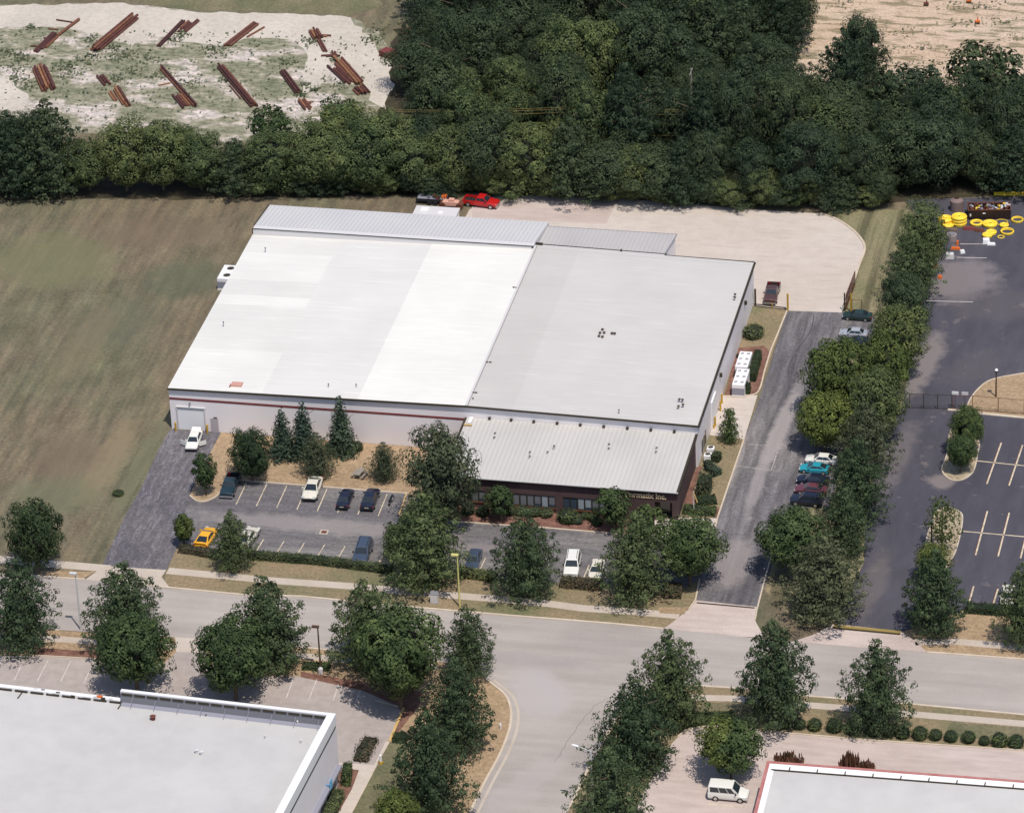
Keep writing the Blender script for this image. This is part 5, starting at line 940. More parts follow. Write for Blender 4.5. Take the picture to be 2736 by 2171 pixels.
# hedges and shrubs
def leafbox(name, path, w, h, mat, label, cat='hedge', seed=1, dens=42, round_=.25, size=.12, jag=.06, group=None):
    "clipped hedge along a path: leaf faces over a solid core"
    rs = np.random.RandomState(seed); o = path[0]; C_, N_ = [], []; b = MB()
    for k in range(len(path) - 1):
        a = np.array(path[k]) - o; c = np.array(path[k + 1]) - o; L = np.linalg.norm(c - a); d = (c - a) / L; nr = np.array([-d[1], d[0]])
        n = int(L * (w + 2 * h) * dens) + 40; s = rs.uniform(-.02, 1.02, n); u = rs.uniform(-1, 1, n) * (w / 2 + h)
        for si, ui in zip(s, u):
            z = h if abs(ui) < w / 2 else h - (abs(ui) - w / 2); v = max(-w / 2, min(w / 2, ui)); nn = (0, 0, 1) if abs(ui) < w / 2 else (nr[0] * np.sign(ui), nr[1] * np.sign(ui), .3)
            if z > h - round_: v *= 1 - .12 * (1 - (h - z) / max(round_, .01))
            bump_ = 1 + .05 * math.sin(si * L * 2.3 + seed) 
            p = a + d * L * si + nr * v * bump_; C_.append((p[0] + rs.normal(0, jag), p[1] + rs.normal(0, jag), max(.05, z * bump_ + rs.normal(0, jag)))); N_.append(nn)
        for e in (0, 1):
            m_ = int(w * h * dens); vv = rs.uniform(-w / 2, w / 2, m_); zz = rs.uniform(.05, h, m_); p = (a if e == 0 else c)
            for v, z in zip(vv, zz): C_.append((p[0] + nr[0] * v, p[1] + nr[1] * v, z)); N_.append((-d[0] if e == 0 else d[0], -d[1] if e == 0 else d[1], .2))
        ww = w * .42; A = (a + nr * ww, a - nr * ww, c - nr * ww, c + nr * ww); b.add([(*q, z) for z in (0, h * .93) for q in A], [(0, 1, 2, 3), (7, 6, 5, 4), (0, 4, 5, 1), (1, 5, 6, 2), (2, 6, 7, 3), (3, 7, 4, 0)])
    C_ = np.array(C_); N_ = np.array(N_, float)
    me = leaves_mesh(name, C_, N_, rs.uniform(size * .7, size * 1.3, len(C_)), rs, M[mat], ([list(v) for v in b.v], [list(f) for f in b.f]))
    x = link_mesh(name, me, None); x.location = (*o, 0); return tag(x, label, cat, group)
def ball_mesh(mat, seed=1, n=420, size=.11):
    rs = np.random.RandomState(seed); d = rs.normal(0, 1, (n, 3)); d /= np.linalg.norm(d, axis=1)[:, None]; d[:, 2] = np.maximum(d[:, 2], -.75)
    C_ = d * rs.uniform(.88, 1.04, (n, 1)) + [0, 0, .8]; v = []; f = []; k = 8
    for zz, q in ((.0, .6), (.5, .88), (1.1, .86), (1.6, .45)):
        for i in range(k): v.append([q * math.cos(6.283 * i / k) * .98, q * math.sin(6.283 * i / k) * .98, zz])
    f = [[a * k + i, a * k + (i + 1) % k, (a + 1) * k + (i + 1) % k, (a + 1) * k + i] for a in range(3) for i in range(k)] + [list(range(3 * k, 4 * k))]
    return leaves_mesh('shrub', C_, d + [0, 0, .2], rs.uniform(size * .7, size * 1.3, n), rs, M[mat], (v, f))
BALL = {m_: ball_mesh(m_, i) for i, m_ in enumerate(('leaf_maple', 'leaf_dark', 'leaf_hedge', 'leaf_brown', 'leaf_spruce'))}
def ball(px, rpx, mat, label, group=None, sy=1.0, sz=1.0):
    q = T(*px); r = rpx * .324675 / 19.6; q = (q[0], q[1] - r * .1); o = link_mesh('round_shrub', BALL[mat], None); o.location = (*q, 0); o.scale = (r, r * sy, r * sz * .85); o.rotation_euler.z = trnd.uniform(0, 6)
    return tag(o, label, 'shrub', group)
ball((2, 1, 2015, 1095), 106, 'leaf_hedge', 'large rounded green bush on the side lawn by the east wall', None, .9, .62)
rowpos = [(190, 985, 46), (310, 990, 52), (435, 998, 58), (597, 1010, 66), (740, 1030, 60), (912, 1040, 62), (1045, 1050, 54), (1160, 1062, 60), (1300, 1072, 64), (1430, 1078, 52), (1556, 1092, 54), (1700, 1100, 56), (1830, 1122, 44), (1955, 1128, 66), (2092, 1138, 62)]
words = ['first', 'second', 'third', 'fourth', 'fifth', 'sixth', 'seventh', 'eighth', 'ninth', 'tenth', 'eleventh', 'twelfth', 'thirteenth', 'fourteenth', 'fifteenth']
for i, (x, y, r) in enumerate(rowpos): ball((3, 3, x, y), r, 'leaf_maple', 'clipped round green shrub, %s from the left in the row beside the lower right lot' % words[i], 'clipped round shrubs in a row')
leafbox('hedge', [T(2, 3, 1380, 985), T(2, 3, 1520, 955), T(2, 3, 1850, 935)], 1.6, 1.1, 'leaf_maple', 'dark green low hedge at the left end of the clipped shrub row', seed=2)
leafbox('hedge', [T(1, 2, -50, 1262), T(1, 2, 550, 1310), T(1, 2, 1130, 1385)], 1.1, 1.0, 'leaf_hedge', 'long clipped green hedge in front of the parking bays', seed=3)
leafbox('hedge', [T(1, 2, 1680, 1400), T(1, 2, 1990, 1450)], 1.5, 1.0, 'leaf_hedge', 'short clipped green hedge between the two big pin oaks in front of the office', seed=4)
leafbox('hedge', [T(2, 2, 430, 1490), T(2, 2, 600, 1505), T(2, 2, 770, 1515)], 1.4, 1.2, 'leaf_brown', 'brownish clipped hedge in front of the silver and beige cars', seed=5)
leafbox('hedge', [T(2, 2, 1280, 1570), T(2, 2, 1420, 1575)], 1.8, 1.5, 'leaf_brown', 'brownish clipped bush at the right end of the front verge', seed=6)
leafbox('hedge', [T(0, 2, 1490, 1200), T(0, 2, 1640, 1225), T(0, 2, 1800, 1255)], 1.5, .8, 'leaf_brown', 'brown bushy hedge behind the yellow car', seed=7)
leafbox('hedge', [T(3, 2, 1680, 1700), T(3, 2, 2300, 1740)], 1.4, 1.0, 'leaf_dark', 'dark hedge along the bottom of the dark right hand lot', seed=8)
leafbox('hedge', [T(2, 1, 2050, 1290), T(2, 1, 2000, 1480)], 1.0, 1.5, 'leaf_dark', 'narrow dark hedge screening the two white chillers', seed=9)
leafbox('hedge', [T(2, 1, 1840, 1560), T(2, 1, 1985, 1570)], 1.1, 1.5, 'leaf_dark', 'dark hedge across the near end of the white chillers', seed=10)
leafbox('hedge', [T(2, 2, 1440, 885), T(2, 2, 1700, 905)], 1.4, .9, 'leaf_maple', 'low green hedge beside the pale entrance walk', seed=12)
leafbox('hedge', [T(2, 2, 1545, 820), T(2, 2, 1700, 800)], 1.6, .8, 'leaf_dark', 'dark low hedge behind the thin banner pole', seed=13)
q = T(2, 2, 1620, 700); leafbox('hedge', [(q[0] - .8, q[1] - .8), (q[0] + .8, q[1] - .8)], 2.6, 2.3, 'leaf_grey', 'tall greyish round bush beside the office corner', cat='bush', seed=14, jag=.2)
leafbox('hedge', [T(2, 2, 1640, 530), T(2, 2, 1720, 590)], 1.3, .9, 'leaf_spruce', 'spreading green shrub on the side lawn above the grey bush', cat='bush', seed=15, jag=.12)
leafbox('hedge', [T(2, 2, 1690, 480), T(2, 2, 1720, 440)], 1.1, 1.1, 'leaf_dark', 'upright dark shrub beside the small white condensers', cat='bush', seed=16)
leafbox('hedge', [T(2, 2, 1610, 520), T(2, 2, 1660, 510)], 1.0, .9, 'leaf_dark', 'small dark shrub tucked against the office corner', cat='bush', seed=17)
leafbox('hedge', [T(1, 3, 730, 1420), T(1, 3, 800, 1420)], 2.9, 1.7, 'leaf_maple', 'dark green clipped hedge block beside the shop pillars, upper one', seed=18)
leafbox('hedge', [T(1, 3, 690, 1560), T(1, 3, 610, 1760)], 1.5, 1.2, 'leaf_hedge', 'green hedge running down beside the shop pillars to the bottom edge', seed=19)
leafbox('hedge', [T(1, 3, 960, 1100), T(1, 3, 905, 1195), T(1, 3, 870, 1275)], 1.9, .6, 'leaf_brown', 'brown ornamental grass bed beside the lower left building', cat='shrub bed', seed=20, jag=.22)
leafbox('hedge', [T(1, 3, 400, 500), T(1, 3, 620, 510)], 1.2, .7, 'leaf_maple', 'low green hedge around the foot of the brown lamp post', seed=21)
leafbox('hedge', [T(1, 3, 1150, 1090), T(1, 3, 1260, 1100)], 1.4, .8, 'leaf_dark', 'low dark shrub at the end of the yellow kerb', cat='bush', seed=22)
for i, (px, r, m_, lb, sy, sz) in enumerate((((2, 2, 490, 960), 78, 'leaf_maple', 'large oval clipped shrub in the mulch below the second window group', 1.2, .95), ((2, 2, 570, 975), 42, 'leaf_spruce', 'small round shrub between the large oval one and the kerb', 1, 1), ((2, 2, 622, 935), 38, 'leaf_maple', 'small round shrub close under the second window group', 1, 1), ((2, 2, 690, 950), 44, 'leaf_maple', 'round shrub left of the pair at the end of the mulch bed', 1, 1), ((2, 2, 728, 985), 44, 'leaf_maple', 'round shrub nearest the kerb at the end of the mulch bed', 1.1, 1),
    ((2, 2, 310, 915), 58, 'leaf_hedge', 'clipped shrub at the right end below the first window group', 1, .8), ((2, 2, 215, 905), 60, 'leaf_hedge', 'clipped shrub in the middle below the first window group', 1, .8), ((2, 2, 110, 900), 60, 'leaf_hedge', 'clipped shrub below the left panes of the first window group', 1, .8), ((2, 2, 20, 895), 56, 'leaf_hedge', 'clipped shrub at the left end below the first window group', 1, .8),
    ((1, 2, 1880, 905), 60, 'leaf_dark', 'dark shrub beneath the small tree at the left office windows', 1, .8), ((1, 2, 1760, 895), 60, 'leaf_dark', 'dark shrub under the big greyish tree by the office', 1, .9), ((1, 2, 780, 395), 75, 'leaf_maple', 'green bush at the foot of the tallest spruce, front one', 1, .9), ((1, 2, 850, 375), 50, 'leaf_hedge', 'small light green bush at the right of the tallest spruce', 1, 1.1), ((1, 2, 650, 390), 62, 'leaf_dark', 'dark bush between the middle and tallest spruces', 1, 1),
    ((0, 2, 975, 740), 50, 'leaf_maple', 'small green weed clump in the field beside the left driveway', 1, .5), ((2, 1, 1890, 1275), 22, 'leaf_dark', 'tiny dark shrub behind the farther chiller', 1, 1))):
    ball(px, r, m_, lb, None, sy, sz)
# ornamental reddish shrubs behind the red coping
for i, px in enumerate(((3, 3, 225, 1275), (3, 3, 720, 1320), (3, 3, 860, 1335))):
    q = T(*px); rs = np.random.RandomState(i); n = 260; h = (1.5, 2.5, 1.4)[i]; w = (1.7, 1.1, .9)[i]
    b = MB(); mm = bpy.data.materials.get('red_brown_leaves') or gmat('red_brown_leaves', [(3, [(.3, (.15, .04, .035)), (.7, (.1, .085, .04))], (1, 1, 1), 0)])
    for k in range(150):
        x = rs.uniform(-w, w); y = rs.normal(0, .35); t = h * (1 - .45 * abs(x) / w) * rs.uniform(.55, 1.05); a = rs.uniform(0, 3.1); e = .07
        dx, dy = math.cos(a) * e, math.sin(a) * e; lx, ly = rs.normal(0, .12, 2)
        b.add([(x - dx, y - dy, 0), (x + dx, y + dy, 0), (x + dx * 1.6 + lx * .7, y + dy * 1.6 + ly * .7, t * .7), (x + lx, y + ly, t), (x - dx * 1.6 + lx * .7, y - dy * 1.6 + ly * .7, t * .7)], [(0, 1, 2, 3, 4)])
    me = b.mesh('foliage', mm)
    o = link_mesh('red_leaved_shrub', me, None); o.location = (*q, 0)
    tag(o, ('red leaved shrub behind the building corner, leftmost of three', 'tallest spiky red brown shrub behind the red coping', 'small red brown shrub right of the tallest one behind the red coping')[i], 'shrub', 'red shrubs behind the lower right building')
# weeds in the yard
rs = np.random.RandomState(8); C_ = []
wr2 = random.Random(4)
def in_tri(): pass
seeds = [(0, 0, 150, 470, 60), (0, 0, 130, 570, 60), (0, 0, 60, 430, 40), (0, 0, 200, 480, 50), (0, 0, 700, 500, 50), (0, 0, 760, 460, 40), (0, 0, 950, 400, 50), (0, 0, 1050, 450, 50), (0, 0, 1500, 290, 40), (0, 0, 1780, 420, 60), (0, 0, 1730, 410, 50), (0, 0, 250, 230, 35), (0, 0, 740, 330, 50), (0, 0, 1300, 620, 50), (0, 0, 1850, 660, 40), (0, 0, 950, 480, 50), (1, 0, 440, 350, 60), (1, 0, 520, 340, 50), (1, 0, 250, 520, 60), (0, 0, 480, 570, 70), (0, 0, 560, 540, 60), (0, 0, 600, 620, 70), (0, 0, 950, 660, 50), (0, 0, 1440, 330, 40), (1, 0, 380, 780, 30), (1, 0, 430, 700, 25), (1, 0, 500, 740, 25), (0, 0, 150, 650, 60), (0, 0, 240, 700, 60), (0, 0, 1550, 680, 60), (0, 0, 1240, 480, 60), (0, 0, 1100, 600, 60), (1, 0, 980, 330, 60), (1, 0, 1000, 250, 60), (1, 0, 700, 690, 60)]
for c_, r_, x, y, s in seeds:
    n = 46
    for _ in range(n):
        q = T(c_, r_, x + rs.normal(0, s * .85), y + rs.normal(0, s * .42)); C_.append((*q, rs.uniform(.03, .3)))
for _ in range(900):
    q = T(rs.choice([0, 0, 1]), 0, rs.uniform(0, 2100), rs.uniform(250, 1050)) ; 
    if q[0] < 2 or True:
        q = T(0, 0, rs.uniform(-50, 3100), rs.uniform(260, 1000))
        C_.append((*q, rs.uniform(.03, .35)))
for _ in range(420):
    k_ = _ % 14; q = D(1780 + (k_ * 137) % 380 + rs.normal(0, 22), 8 + (k_ * 61) % 150 + rs.normal(0, 5)); C_.append((*q, rs.uniform(.05, .5)))
C_ = np.array(C_); me = leaves_mesh('weeds', C_, rs.normal(0, .5, (len(C_), 3)) + [0, 0, 1.6], rs.uniform(.13, .34, len(C_)), rs, M['weed']); tag(link_mesh('weeds', me, None), 'scattered green weeds over the gravel yard and dirt', 'weeds', None, 'stuff')
# ---------------------------------------------------------------- vehicles
def paint(name, c, metal=.0): 
    mt = bsdf(name, c, .32, metal, .5); mt.node_tree.nodes['Principled BSDF'].inputs['Coat Weight'].default_value = .5; return mt
PT = {'white': paint('white_car_paint', (.78, .77, .72)), 'cream': paint('warm_white_car_paint', (.7, .66, .56)), 'silver': paint('silver_car_paint', (.5, .51, .55), .3), 'navy': paint('dark_navy_car_paint', (.012, .015, .035)), 'teal': paint('dark_teal_car_paint', (.015, .035, .05)),
      'aqua': paint('bright_teal_car_paint', (.02, .3, .38)), 'yellow': paint('golden_yellow_car_paint', (.85, .42, .02)), 'red': paint('bright_red_car_paint', (.5, .012, .012)), 'maroon': paint('maroon_car_paint', (.13, .035, .05)), 'green': paint('dark_green_car_paint', (.015, .035, .03)), 'copper': paint('brown_maroon_paint', (.085, .04, .036)), 'slate': paint('slate_blue_car_paint', (.05, .07, .11))}
M['tail'] = bsdf('red_tail_lamp', (.4, .01, .01), .3); M['head'] = bsdf('clear_head_lamp', (.6, .6, .6), .15); M['chrome'] = bsdf('bright_bumper', (.6, .6, .6), .25, .7); M['bedliner'] = bsdf('black_bed_liner', (.02, .02, .022), .7); M['plate'] = bsdf('licence_plate', (.5, .48, .4), .5)
def loft(b, st, mi=0):
    "st: list of (x, half width, z low, z high, shoulder inset)"
    n = len(st); ring = []
    for x, hw, zl, zh, ins in st:
        ring.append([(x, -hw * .94, zl), (x, -hw, zl + (zh - zl) * .3), (x, -hw, zh - (zh - zl) * .22), (x, -hw + ins, zh - .01), (x, 0, zh + .035), (x, hw - ins, zh - .01), (x, hw, zh - (zh - zl) * .22), (x, hw, zl + (zh - zl) * .3), (x, hw * .94, zl)])
    vs = [p for r in ring for p in r]; k = 9; fs = []
    for i in range(n - 1):
        for j in range(k): fs.append((i * k + j, i * k + (j + 1) % k, (i + 1) * k + (j + 1) % k, (i + 1) * k + j))
    fs += [tuple(range(k))[::-1], tuple(range((n - 1) * k, n * k))]
    b.add(vs, fs, mi)
def cabin(root, x0, x1, x2, x3, hw, zb, zr, col, pil=.09, wt=.72, split=(.5,), dark_top=False):
    "x0 rear base, x1 rear roof, x2 front roof, x3 front base; frustum with glass panes set proud"
    tw = hw * wt; Bp = [(x0, -hw), (x3, -hw), (x3, hw), (x0, hw)]; Tp = [(x1, -tw), (x2, -tw), (x2, tw), (x1, tw)]
    b = MB(); vs = [(*p, zb) for p in Bp] + [(*p, zr) for p in Tp]
    b.add(vs, [(0, 1, 5, 4), (1, 2, 6, 5), (2, 3, 7, 6), (3, 0, 4, 7)])
    b.add([(*p, zr) for p in Tp] + [(x1 + .12, -tw * .85, zr + .045), (x2 - .12, -tw * .85, zr + .045), (x2 - .12, tw * .85, zr + .045), (x1 + .12, tw * .85, zr + .045)], [(0, 1, 5, 4), (1, 2, 6, 5), (2, 3, 7, 6), (3, 0, 4, 7), (4, 5, 6, 7)])
    b.build('cabin', col, root, False)
    V = [Vector(v) for v in vs]
    def pane(name, q, u0, u1, w0=.1, w1=.9):
        a, bb, c, d = (V[i] for i in q); P = lambda u, w: a.lerp(bb, u).lerp(d.lerp(c, u), w)
        n = (bb - a).cross(d - a).normalized() * .012; m_ = MB(); m_.add([P(u0, w0) + n, P(u1, w0) + n, P(u1, w1) + n, P(u0, w1) + n], [(0, 1, 2, 3)]); return m_.build(name, M['glass'], root)
    pane('windshield', (1, 2, 6, 5), .06, .94, .04, .93); pane('rear_window', (3, 0, 4, 7), .08, .92, .12, .9)
    cuts = [.07] + [s for s in split] + [.93]
    for i in range(len(cuts) - 1):
        pane('side_window', (0, 1, 5, 4), cuts[i] + (.012 if i else 0), cuts[i + 1] - .012, .12, .88); pane('side_window', (2, 3, 7, 6), 1 - cuts[i + 1] + .012, 1 - cuts[i] - (.012 if i else 0), .12, .88)
def wheels(root, xs, hw, r=.32):
    for x in xs:
        for s in (-1, 1):
            b = MB(); b.cyl((x, s * (hw - .2), r), (x, s * (hw + .015), r), r, n=14); w_ = b.build('wheel', M['black'], root)
            b = MB(); b.cyl((x, s * (hw + .012), r), (x, s * (hw + .03), r), r * .58, n=10); b.build('rim', M['chrome'], w_)
def lamps_(root, xf, xr, hw, zf, zr):
    for s in (-1, 1):
        b = MB(); b.box(xf - .1, xf + .025, s * hw * .72 - .2, s * hw * .72 + .2, zf - .08, zf + .08); b.build('headlight', M['head'], root)
        b = MB(); b.box(xr - .025, xr + .1, s * hw * .76 - .16, s * hw * .76 + .16, zr - .09, zr + .09); b.build('tail_light', M['tail'], root)
    b = MB(); b.box(xf - .06, xf + .07, -hw * .93, hw * .93, .3, .52); b.build('front_bumper', M['black'] if xf < 2.25 else M['chrome'], root)
    b = MB(); b.box(xr - .07, xr + .06, -hw * .93, hw * .93, .32, .54); b.build('rear_bumper', M['black'], root)
    b = MB(); b.box(xr - .08, xr - .071, -.26, .26, .56, .7); b.build('number_plate', M['plate'], root)
def mirrors(root, x, hw, z, col):
    for s in (-1, 1): b = MB(); b.box(x - .08, x + .08, s * (hw + .02) - .0 if s > 0 else s * (hw + .2), s * (hw + .2) if s > 0 else s * (hw + .02), z - .06, z + .1); b.build('wing_mirror', col, root)
def car(kind, colour, p, rear, label, sc=1.0):
    "p: photo point of the middle of the car on the ground, rear: heading in degrees (front direction)"
    q = p; col = PT[colour]; nm = {'sedan': 'sedan', 'coupe': 'coupe', 'suv': 'suv', 'wagon': 'station_wagon', 'pickup': 'pickup_truck', 'van': 'van'}[kind]
    r = empty(nm, (q[0], q[1], .012), math.radians(rear), label, {'suv': 'car', 'sedan': 'car', 'coupe': 'car', 'wagon': 'car', 'pickup': 'pickup truck', 'van': 'van'}[kind])
    b = MB()
    if kind in ('sedan', 'coupe', 'wagon'):
        hw = .86; L = 2.28 if kind != 'coupe' else 2.18
        if kind == 'coupe': loft(b, [(-L, hw * .82, .38, .82, .12), (-L + .2, hw * .95, .24, .92, .12), (-1.2, hw, .2, .95, .1), (.9, hw, .2, .88, .1), (1.6, hw * .97, .22, .78, .14), (L - .15, hw * .88, .26, .66, .16), (L, hw * .74, .34, .58, .14)])
        else: loft(b, [(-L, hw * .88, .38, .86, .1), (-L + .18, hw * .96, .24, .93, .1), (-1.35, hw, .2, .96, .1), (.85, hw, .2, .93, .1), (1.5, hw * .98, .22, .86, .12), (L - .15, hw * .92, .26, .76, .14), (L, hw * .82, .36, .68, .12)])
        b.build('body', col, r)
        if kind == 'sedan': cabin(r, -1.65, -.95, .35, 1.05, hw * .93, .93, 1.38, col)
        elif kind == 'wagon': cabin(r, -2.15, -1.85, .35, 1.1, hw * .94, .93, 1.42, col, split=(.33, .62))
        else: cabin(r, -1.75, -.75, .2, 1.05, hw * .9, .9, 1.28, col, split=(.42,))
        wheels(r, (-1.35, 1.42), hw); lamps_(r, L - .06, -L + .04, hw, .62, .75); mirrors(r, .72, hw * .92, .97, col)
        if kind == 'coupe' and colour == 'yellow':
            b = MB(); b.box(-L - .05, -L + .22, -.72, .72, 1.08, 1.13); b.box(-L + .05, -L + .14, -.62, -.56, .9, 1.08); b.box(-L + .05, -L + .14, .56, .62, .9, 1.08); b.build('spoiler', col, r)
    elif kind == 'suv':
        hw = .92; L = 2.3
        loft(b, [(-L, hw * .94, .4, 1.05, .06), (-L + .1, hw, .3, 1.08, .06), (.85, hw, .28, 1.06, .08), (1.5, hw, .3, 1.0, .12), (L - .12, hw * .95, .34, .94, .12), (L, hw * .9, .42, .86, .1)]); b.build('body', col, r)
        cabin(r, -2.2, -2.0, .45, 1.05, hw * .94, 1.06, 1.66, col, wt=.8, split=(.34, .64)); wheels(r, (-1.4, 1.42), hw, .36); lamps_(r, L - .05, -L + .04, hw, .75, .95); mirrors(r, .8, hw * .93, 1.12, M['black'])
        for s in (-1, 1): b = MB(); b.beam((-1.8, s * .55, 1.76), (.25, s * .55, 1.76), .05); b.build('roof_rail', M['black'], r)
    elif kind == 'van':
        hw = .98; L = 2.35
        loft(b, [(-L, hw * .96, .42, 1.15, .04), (-L + .06, hw, .34, 1.18, .04), (.9, hw, .32, 1.18, .05), (1.35, hw, .34, 1.14, .1), (1.85, hw * .97, .36, 1.0, .16), (L - .08, hw * .9, .4, .86, .16), (L, hw * .84, .46, .78, .1)]); b.build('body', col, r)
        cabin(r, -2.3, -2.26, .55, 1.3, hw * .97, 1.16, 2.0, col, wt=.93, split=(.4, .7)); wheels(r, (-1.42, 1.5), hw, .37); lamps_(r, L - .05, -L + .04, hw, .76, 1.0); mirrors(r, 1.0, hw * .97, 1.25, M['black'])
    elif kind == 'pickup':
        hw = .95; L = 2.65
        loft(b, [(-.55, hw, .34, 1.08, .05), (.9, hw, .32, 1.06, .08), (1.7, hw, .34, 1.02, .12), (L - .12, hw * .95, .38, .96, .12), (L, hw * .92, .46, .88, .08)]); b.build('body', col, r)
        b = MB(); b.box(-L, -.55, -hw, -hw + .09, .42, 1.06); b.box(-L, -.55, hw - .09, hw, .42, 1.06); b.box(-.64, -.55, -hw + .09, hw - .09, .42, 1.06); b.box(-L, -L + .08, -hw + .09, hw - .09, .45, 1.04); bd = b.build('bed', col, r)
        b = MB(); b.box(-L + .08, -.64, -hw + .09, hw - .09, .5, .62); b.build('bed_floor', M['bedliner'], bd)
        cabin(r, -.55, -.42, .62, 1.25, hw * .95, 1.07, 1.62, col, wt=.8, split=(.42,)); wheels(r, (-1.75, 1.75), hw, .38); lamps_(r, L - .05, -L + .04, hw, .78, .85); mirrors(r, 1.0, hw * .95, 1.16, M['black'])
    r.scale = (sc, sc, sc); return r
def mid(a, c): return ((a[0] + c[0]) / 2, (a[1] + c[1]) / 2)
def ang(rear, front): return math.degrees(math.atan2(front[1] - rear[1], front[0] - rear[0]))
S2 = -87; N2 = 93
wp = car('sedan', 'white', G(519, 1186), -85, 'white car with both front doors open and its boot lid up at the dock door')
for s in (-1, 1):
    b = MB(); b.beam((1.0, s * .9, .62), (.45, s * 1.75, .62), .06, .62); b.build('open_door', PT['white'], wp)
b = MB(); b.add([(-2.2, -.6, 1.35), (-1.6, -.65, 1.0), (-1.6, .65, 1.0), (-2.2, .6, 1.35), (-2.25, -.6, 1.38), (-1.6, -.65, 1.04), (-1.6, .65, 1.04), (-2.25, .6, 1.38)], [(3, 2, 1, 0), (4, 5, 6, 7), (0, 1, 5, 4), (1, 2, 6, 5), (2, 3, 7, 6), (3, 0, 4, 7)]); b.build('boot_lid', PT['white'], wp)
def c3(px, py): return G(560 + px * .25974, 1260 + py * .25974)
car('pickup', 'teal', c3(218, 180), S2 - 1, 'dark teal pickup truck parked facing the camera at the left end of the bays')
car('coupe', 'cream', c3(1060, 215), S2, 'white coupe parked facing the camera below the spruce trees', 1.2)
car('sedan', 'navy', c3(1398, 312), N2 - 1, 'black sedan parked nose in, left one of the two dark cars')
car('sedan', 'navy', c3(1655, 318), N2 - 1, 'larger black sedan parked nose in beside the motorcycle', 1.08)
car('coupe', 'yellow', T(0, 2, 1700, 1130), 86, 'golden yellow sports coupe with a spoiler behind the brown hedge', 1.14)
car('coupe', 'cream', T(0, 2, 2040, 1125), 84, 'white car mostly hidden behind the pin oak beside the yellow coupe', 1.12)
car('suv', 'slate', T(1, 2, 893, 1255), S2, 'dark blue vehicle facing the hedge at the right end of the lower bays', 1.1)
car('sedan', 'slate', T(1, 2, 1805, 1310), S2, 'dark blue grey car half hidden at the right of the biggest pin oak')
car('suv', 'white', T(2, 2, 522, 1360), -84, 'white and silver vehicle with roof rails facing the brown hedge', 1.08)
car('sedan', 'cream', T(2, 2, 720, 1395), S2, 'beige car beside the roof railed vehicle, half hidden by a pin oak')
car('pickup', 'copper', T(3, 1, 82, 780), S2 - 1, 'brown maroon pickup truck parked just inside the concrete yard')
car('sedan', 'green', T(3, 1, 785, 960), 179, 'dark green sedan parked at the top of the east driveway', .9)
car('sedan', 'silver', T(3, 1, 755, 1105), 179, 'silver sedan parked below the dark green one in the east driveway', .88)
car('coupe', 'navy', T(3, 1, 790, 1170), 179, 'black car mostly hidden by the big yellow green maple', .86)
def c4(px, py): return G(2100 + px * .12859, 1180 + py * .12859)
car('sedan', 'white', c4(740, 440), 178, 'white sedan, uppermost of the five cars parked under the east trees', .93)
car('coupe', 'aqua', c4(600, 620), 178, 'bright teal car, second of the five parked under the east trees', .93)
car('sedan', 'navy', c4(560, 860), 178, 'black car between the teal and the maroon ones under the east trees', .93)
car('sedan', 'maroon', c4(520, 1060), 178, 'maroon car, fourth of the five parked under the east trees', .93)
car('suv', 'navy', c4(430, 1290), 178, 'black vehicle, lowest of the five parked under the east trees', .93)
car('sedan', 'cream', T(3, 2, 2020, 1610), S2, 'white car parked at the right edge under a pin oak')
car('van', 'white', (88.75, -74.7), 0, 'boxy white van with dark windows parked by the red coped building')
rp = car('pickup', 'red', G(1286, 549), ang(G(1232, 545), G(1338, 558)) - 0, 'bright red pickup truck with a trailer behind the warehouse')
q = G(1163, 539); tr_ = empty('utility_trailer', (*q, 0), math.radians(0), 'dark flatbed trailer with low sides hitched behind the red pickup', 'trailer')
b = MB(); b.box(-2.6, 1.9, -1.05, 1.05, .55, .68); b.build('deck', M['ledge'], tr_)
b = MB(); b.box(-2.6, 1.9, -1.1, -1.05, .5, .95); b.box(-2.6, 1.9, 1.05, 1.1, .5, .95); b.box(1.9, 1.95, -1.1, 1.1, .5, 1.0); b.box(-2.65, -2.6, -1.1, 1.1, .5, .95); b.build('side_board', M['bedliner'], tr_)
b = MB(); b.beam((1.95, -.6, .55), (3.3, 0, .5), .1); b.beam((1.95, .6, .55), (3.3, 0, .5), .1); b.build('drawbar', M['rust'], tr_)
for x in (-.6, .25):
    for s in (-1, 1): b = MB(); b.cyl((x, s * 1.12, .36), (x, s * 1.32, .36), .36, n=12); b.build('wheel', M['black'], tr_)
b = MB(); b.box(.2, .8, -.5, .1, .68, 1.05); b.box(1.0, 1.7, -.1, .7, .68, 1.0, 1); b.box(-.3, .1, .2, .7, .68, .95, 1); o = b.build('tool_load', [M['red'], M['orange']]); o.location = (*q, 0); tag(o, 'small red and orange tools lying on the dark trailer', 'tools')
q = T(1, 1, 1620, 45); mc = empty('small_roller', (*q, 0), 0, 'faded pink and orange machine standing below the red pickup', 'machine')
b = MB(); b.box(-1.2, 1.2, -.5, .5, .5, 1.1); b.box(-.3, .5, -.35, .35, 1.1, 1.45); b.build('body', bsdf('faded_pink_paint', (.65, .36, .28), .6), mc)
for x in (-1.25, 1.3): b = MB(); b.cyl((x, -.6, .5), (x, .6, .5), .5, n=14); b.build('drum', M['rust'], mc)
b = MB(); b.cyl((-1.1, .4, 1.1), (-1.1, .4, 2.2), .05, n=6); b.cyl((1.1, .4, 1.1), (1.1, .4, 2.0), .05, n=6); b.build('post', M['rust'], mc)
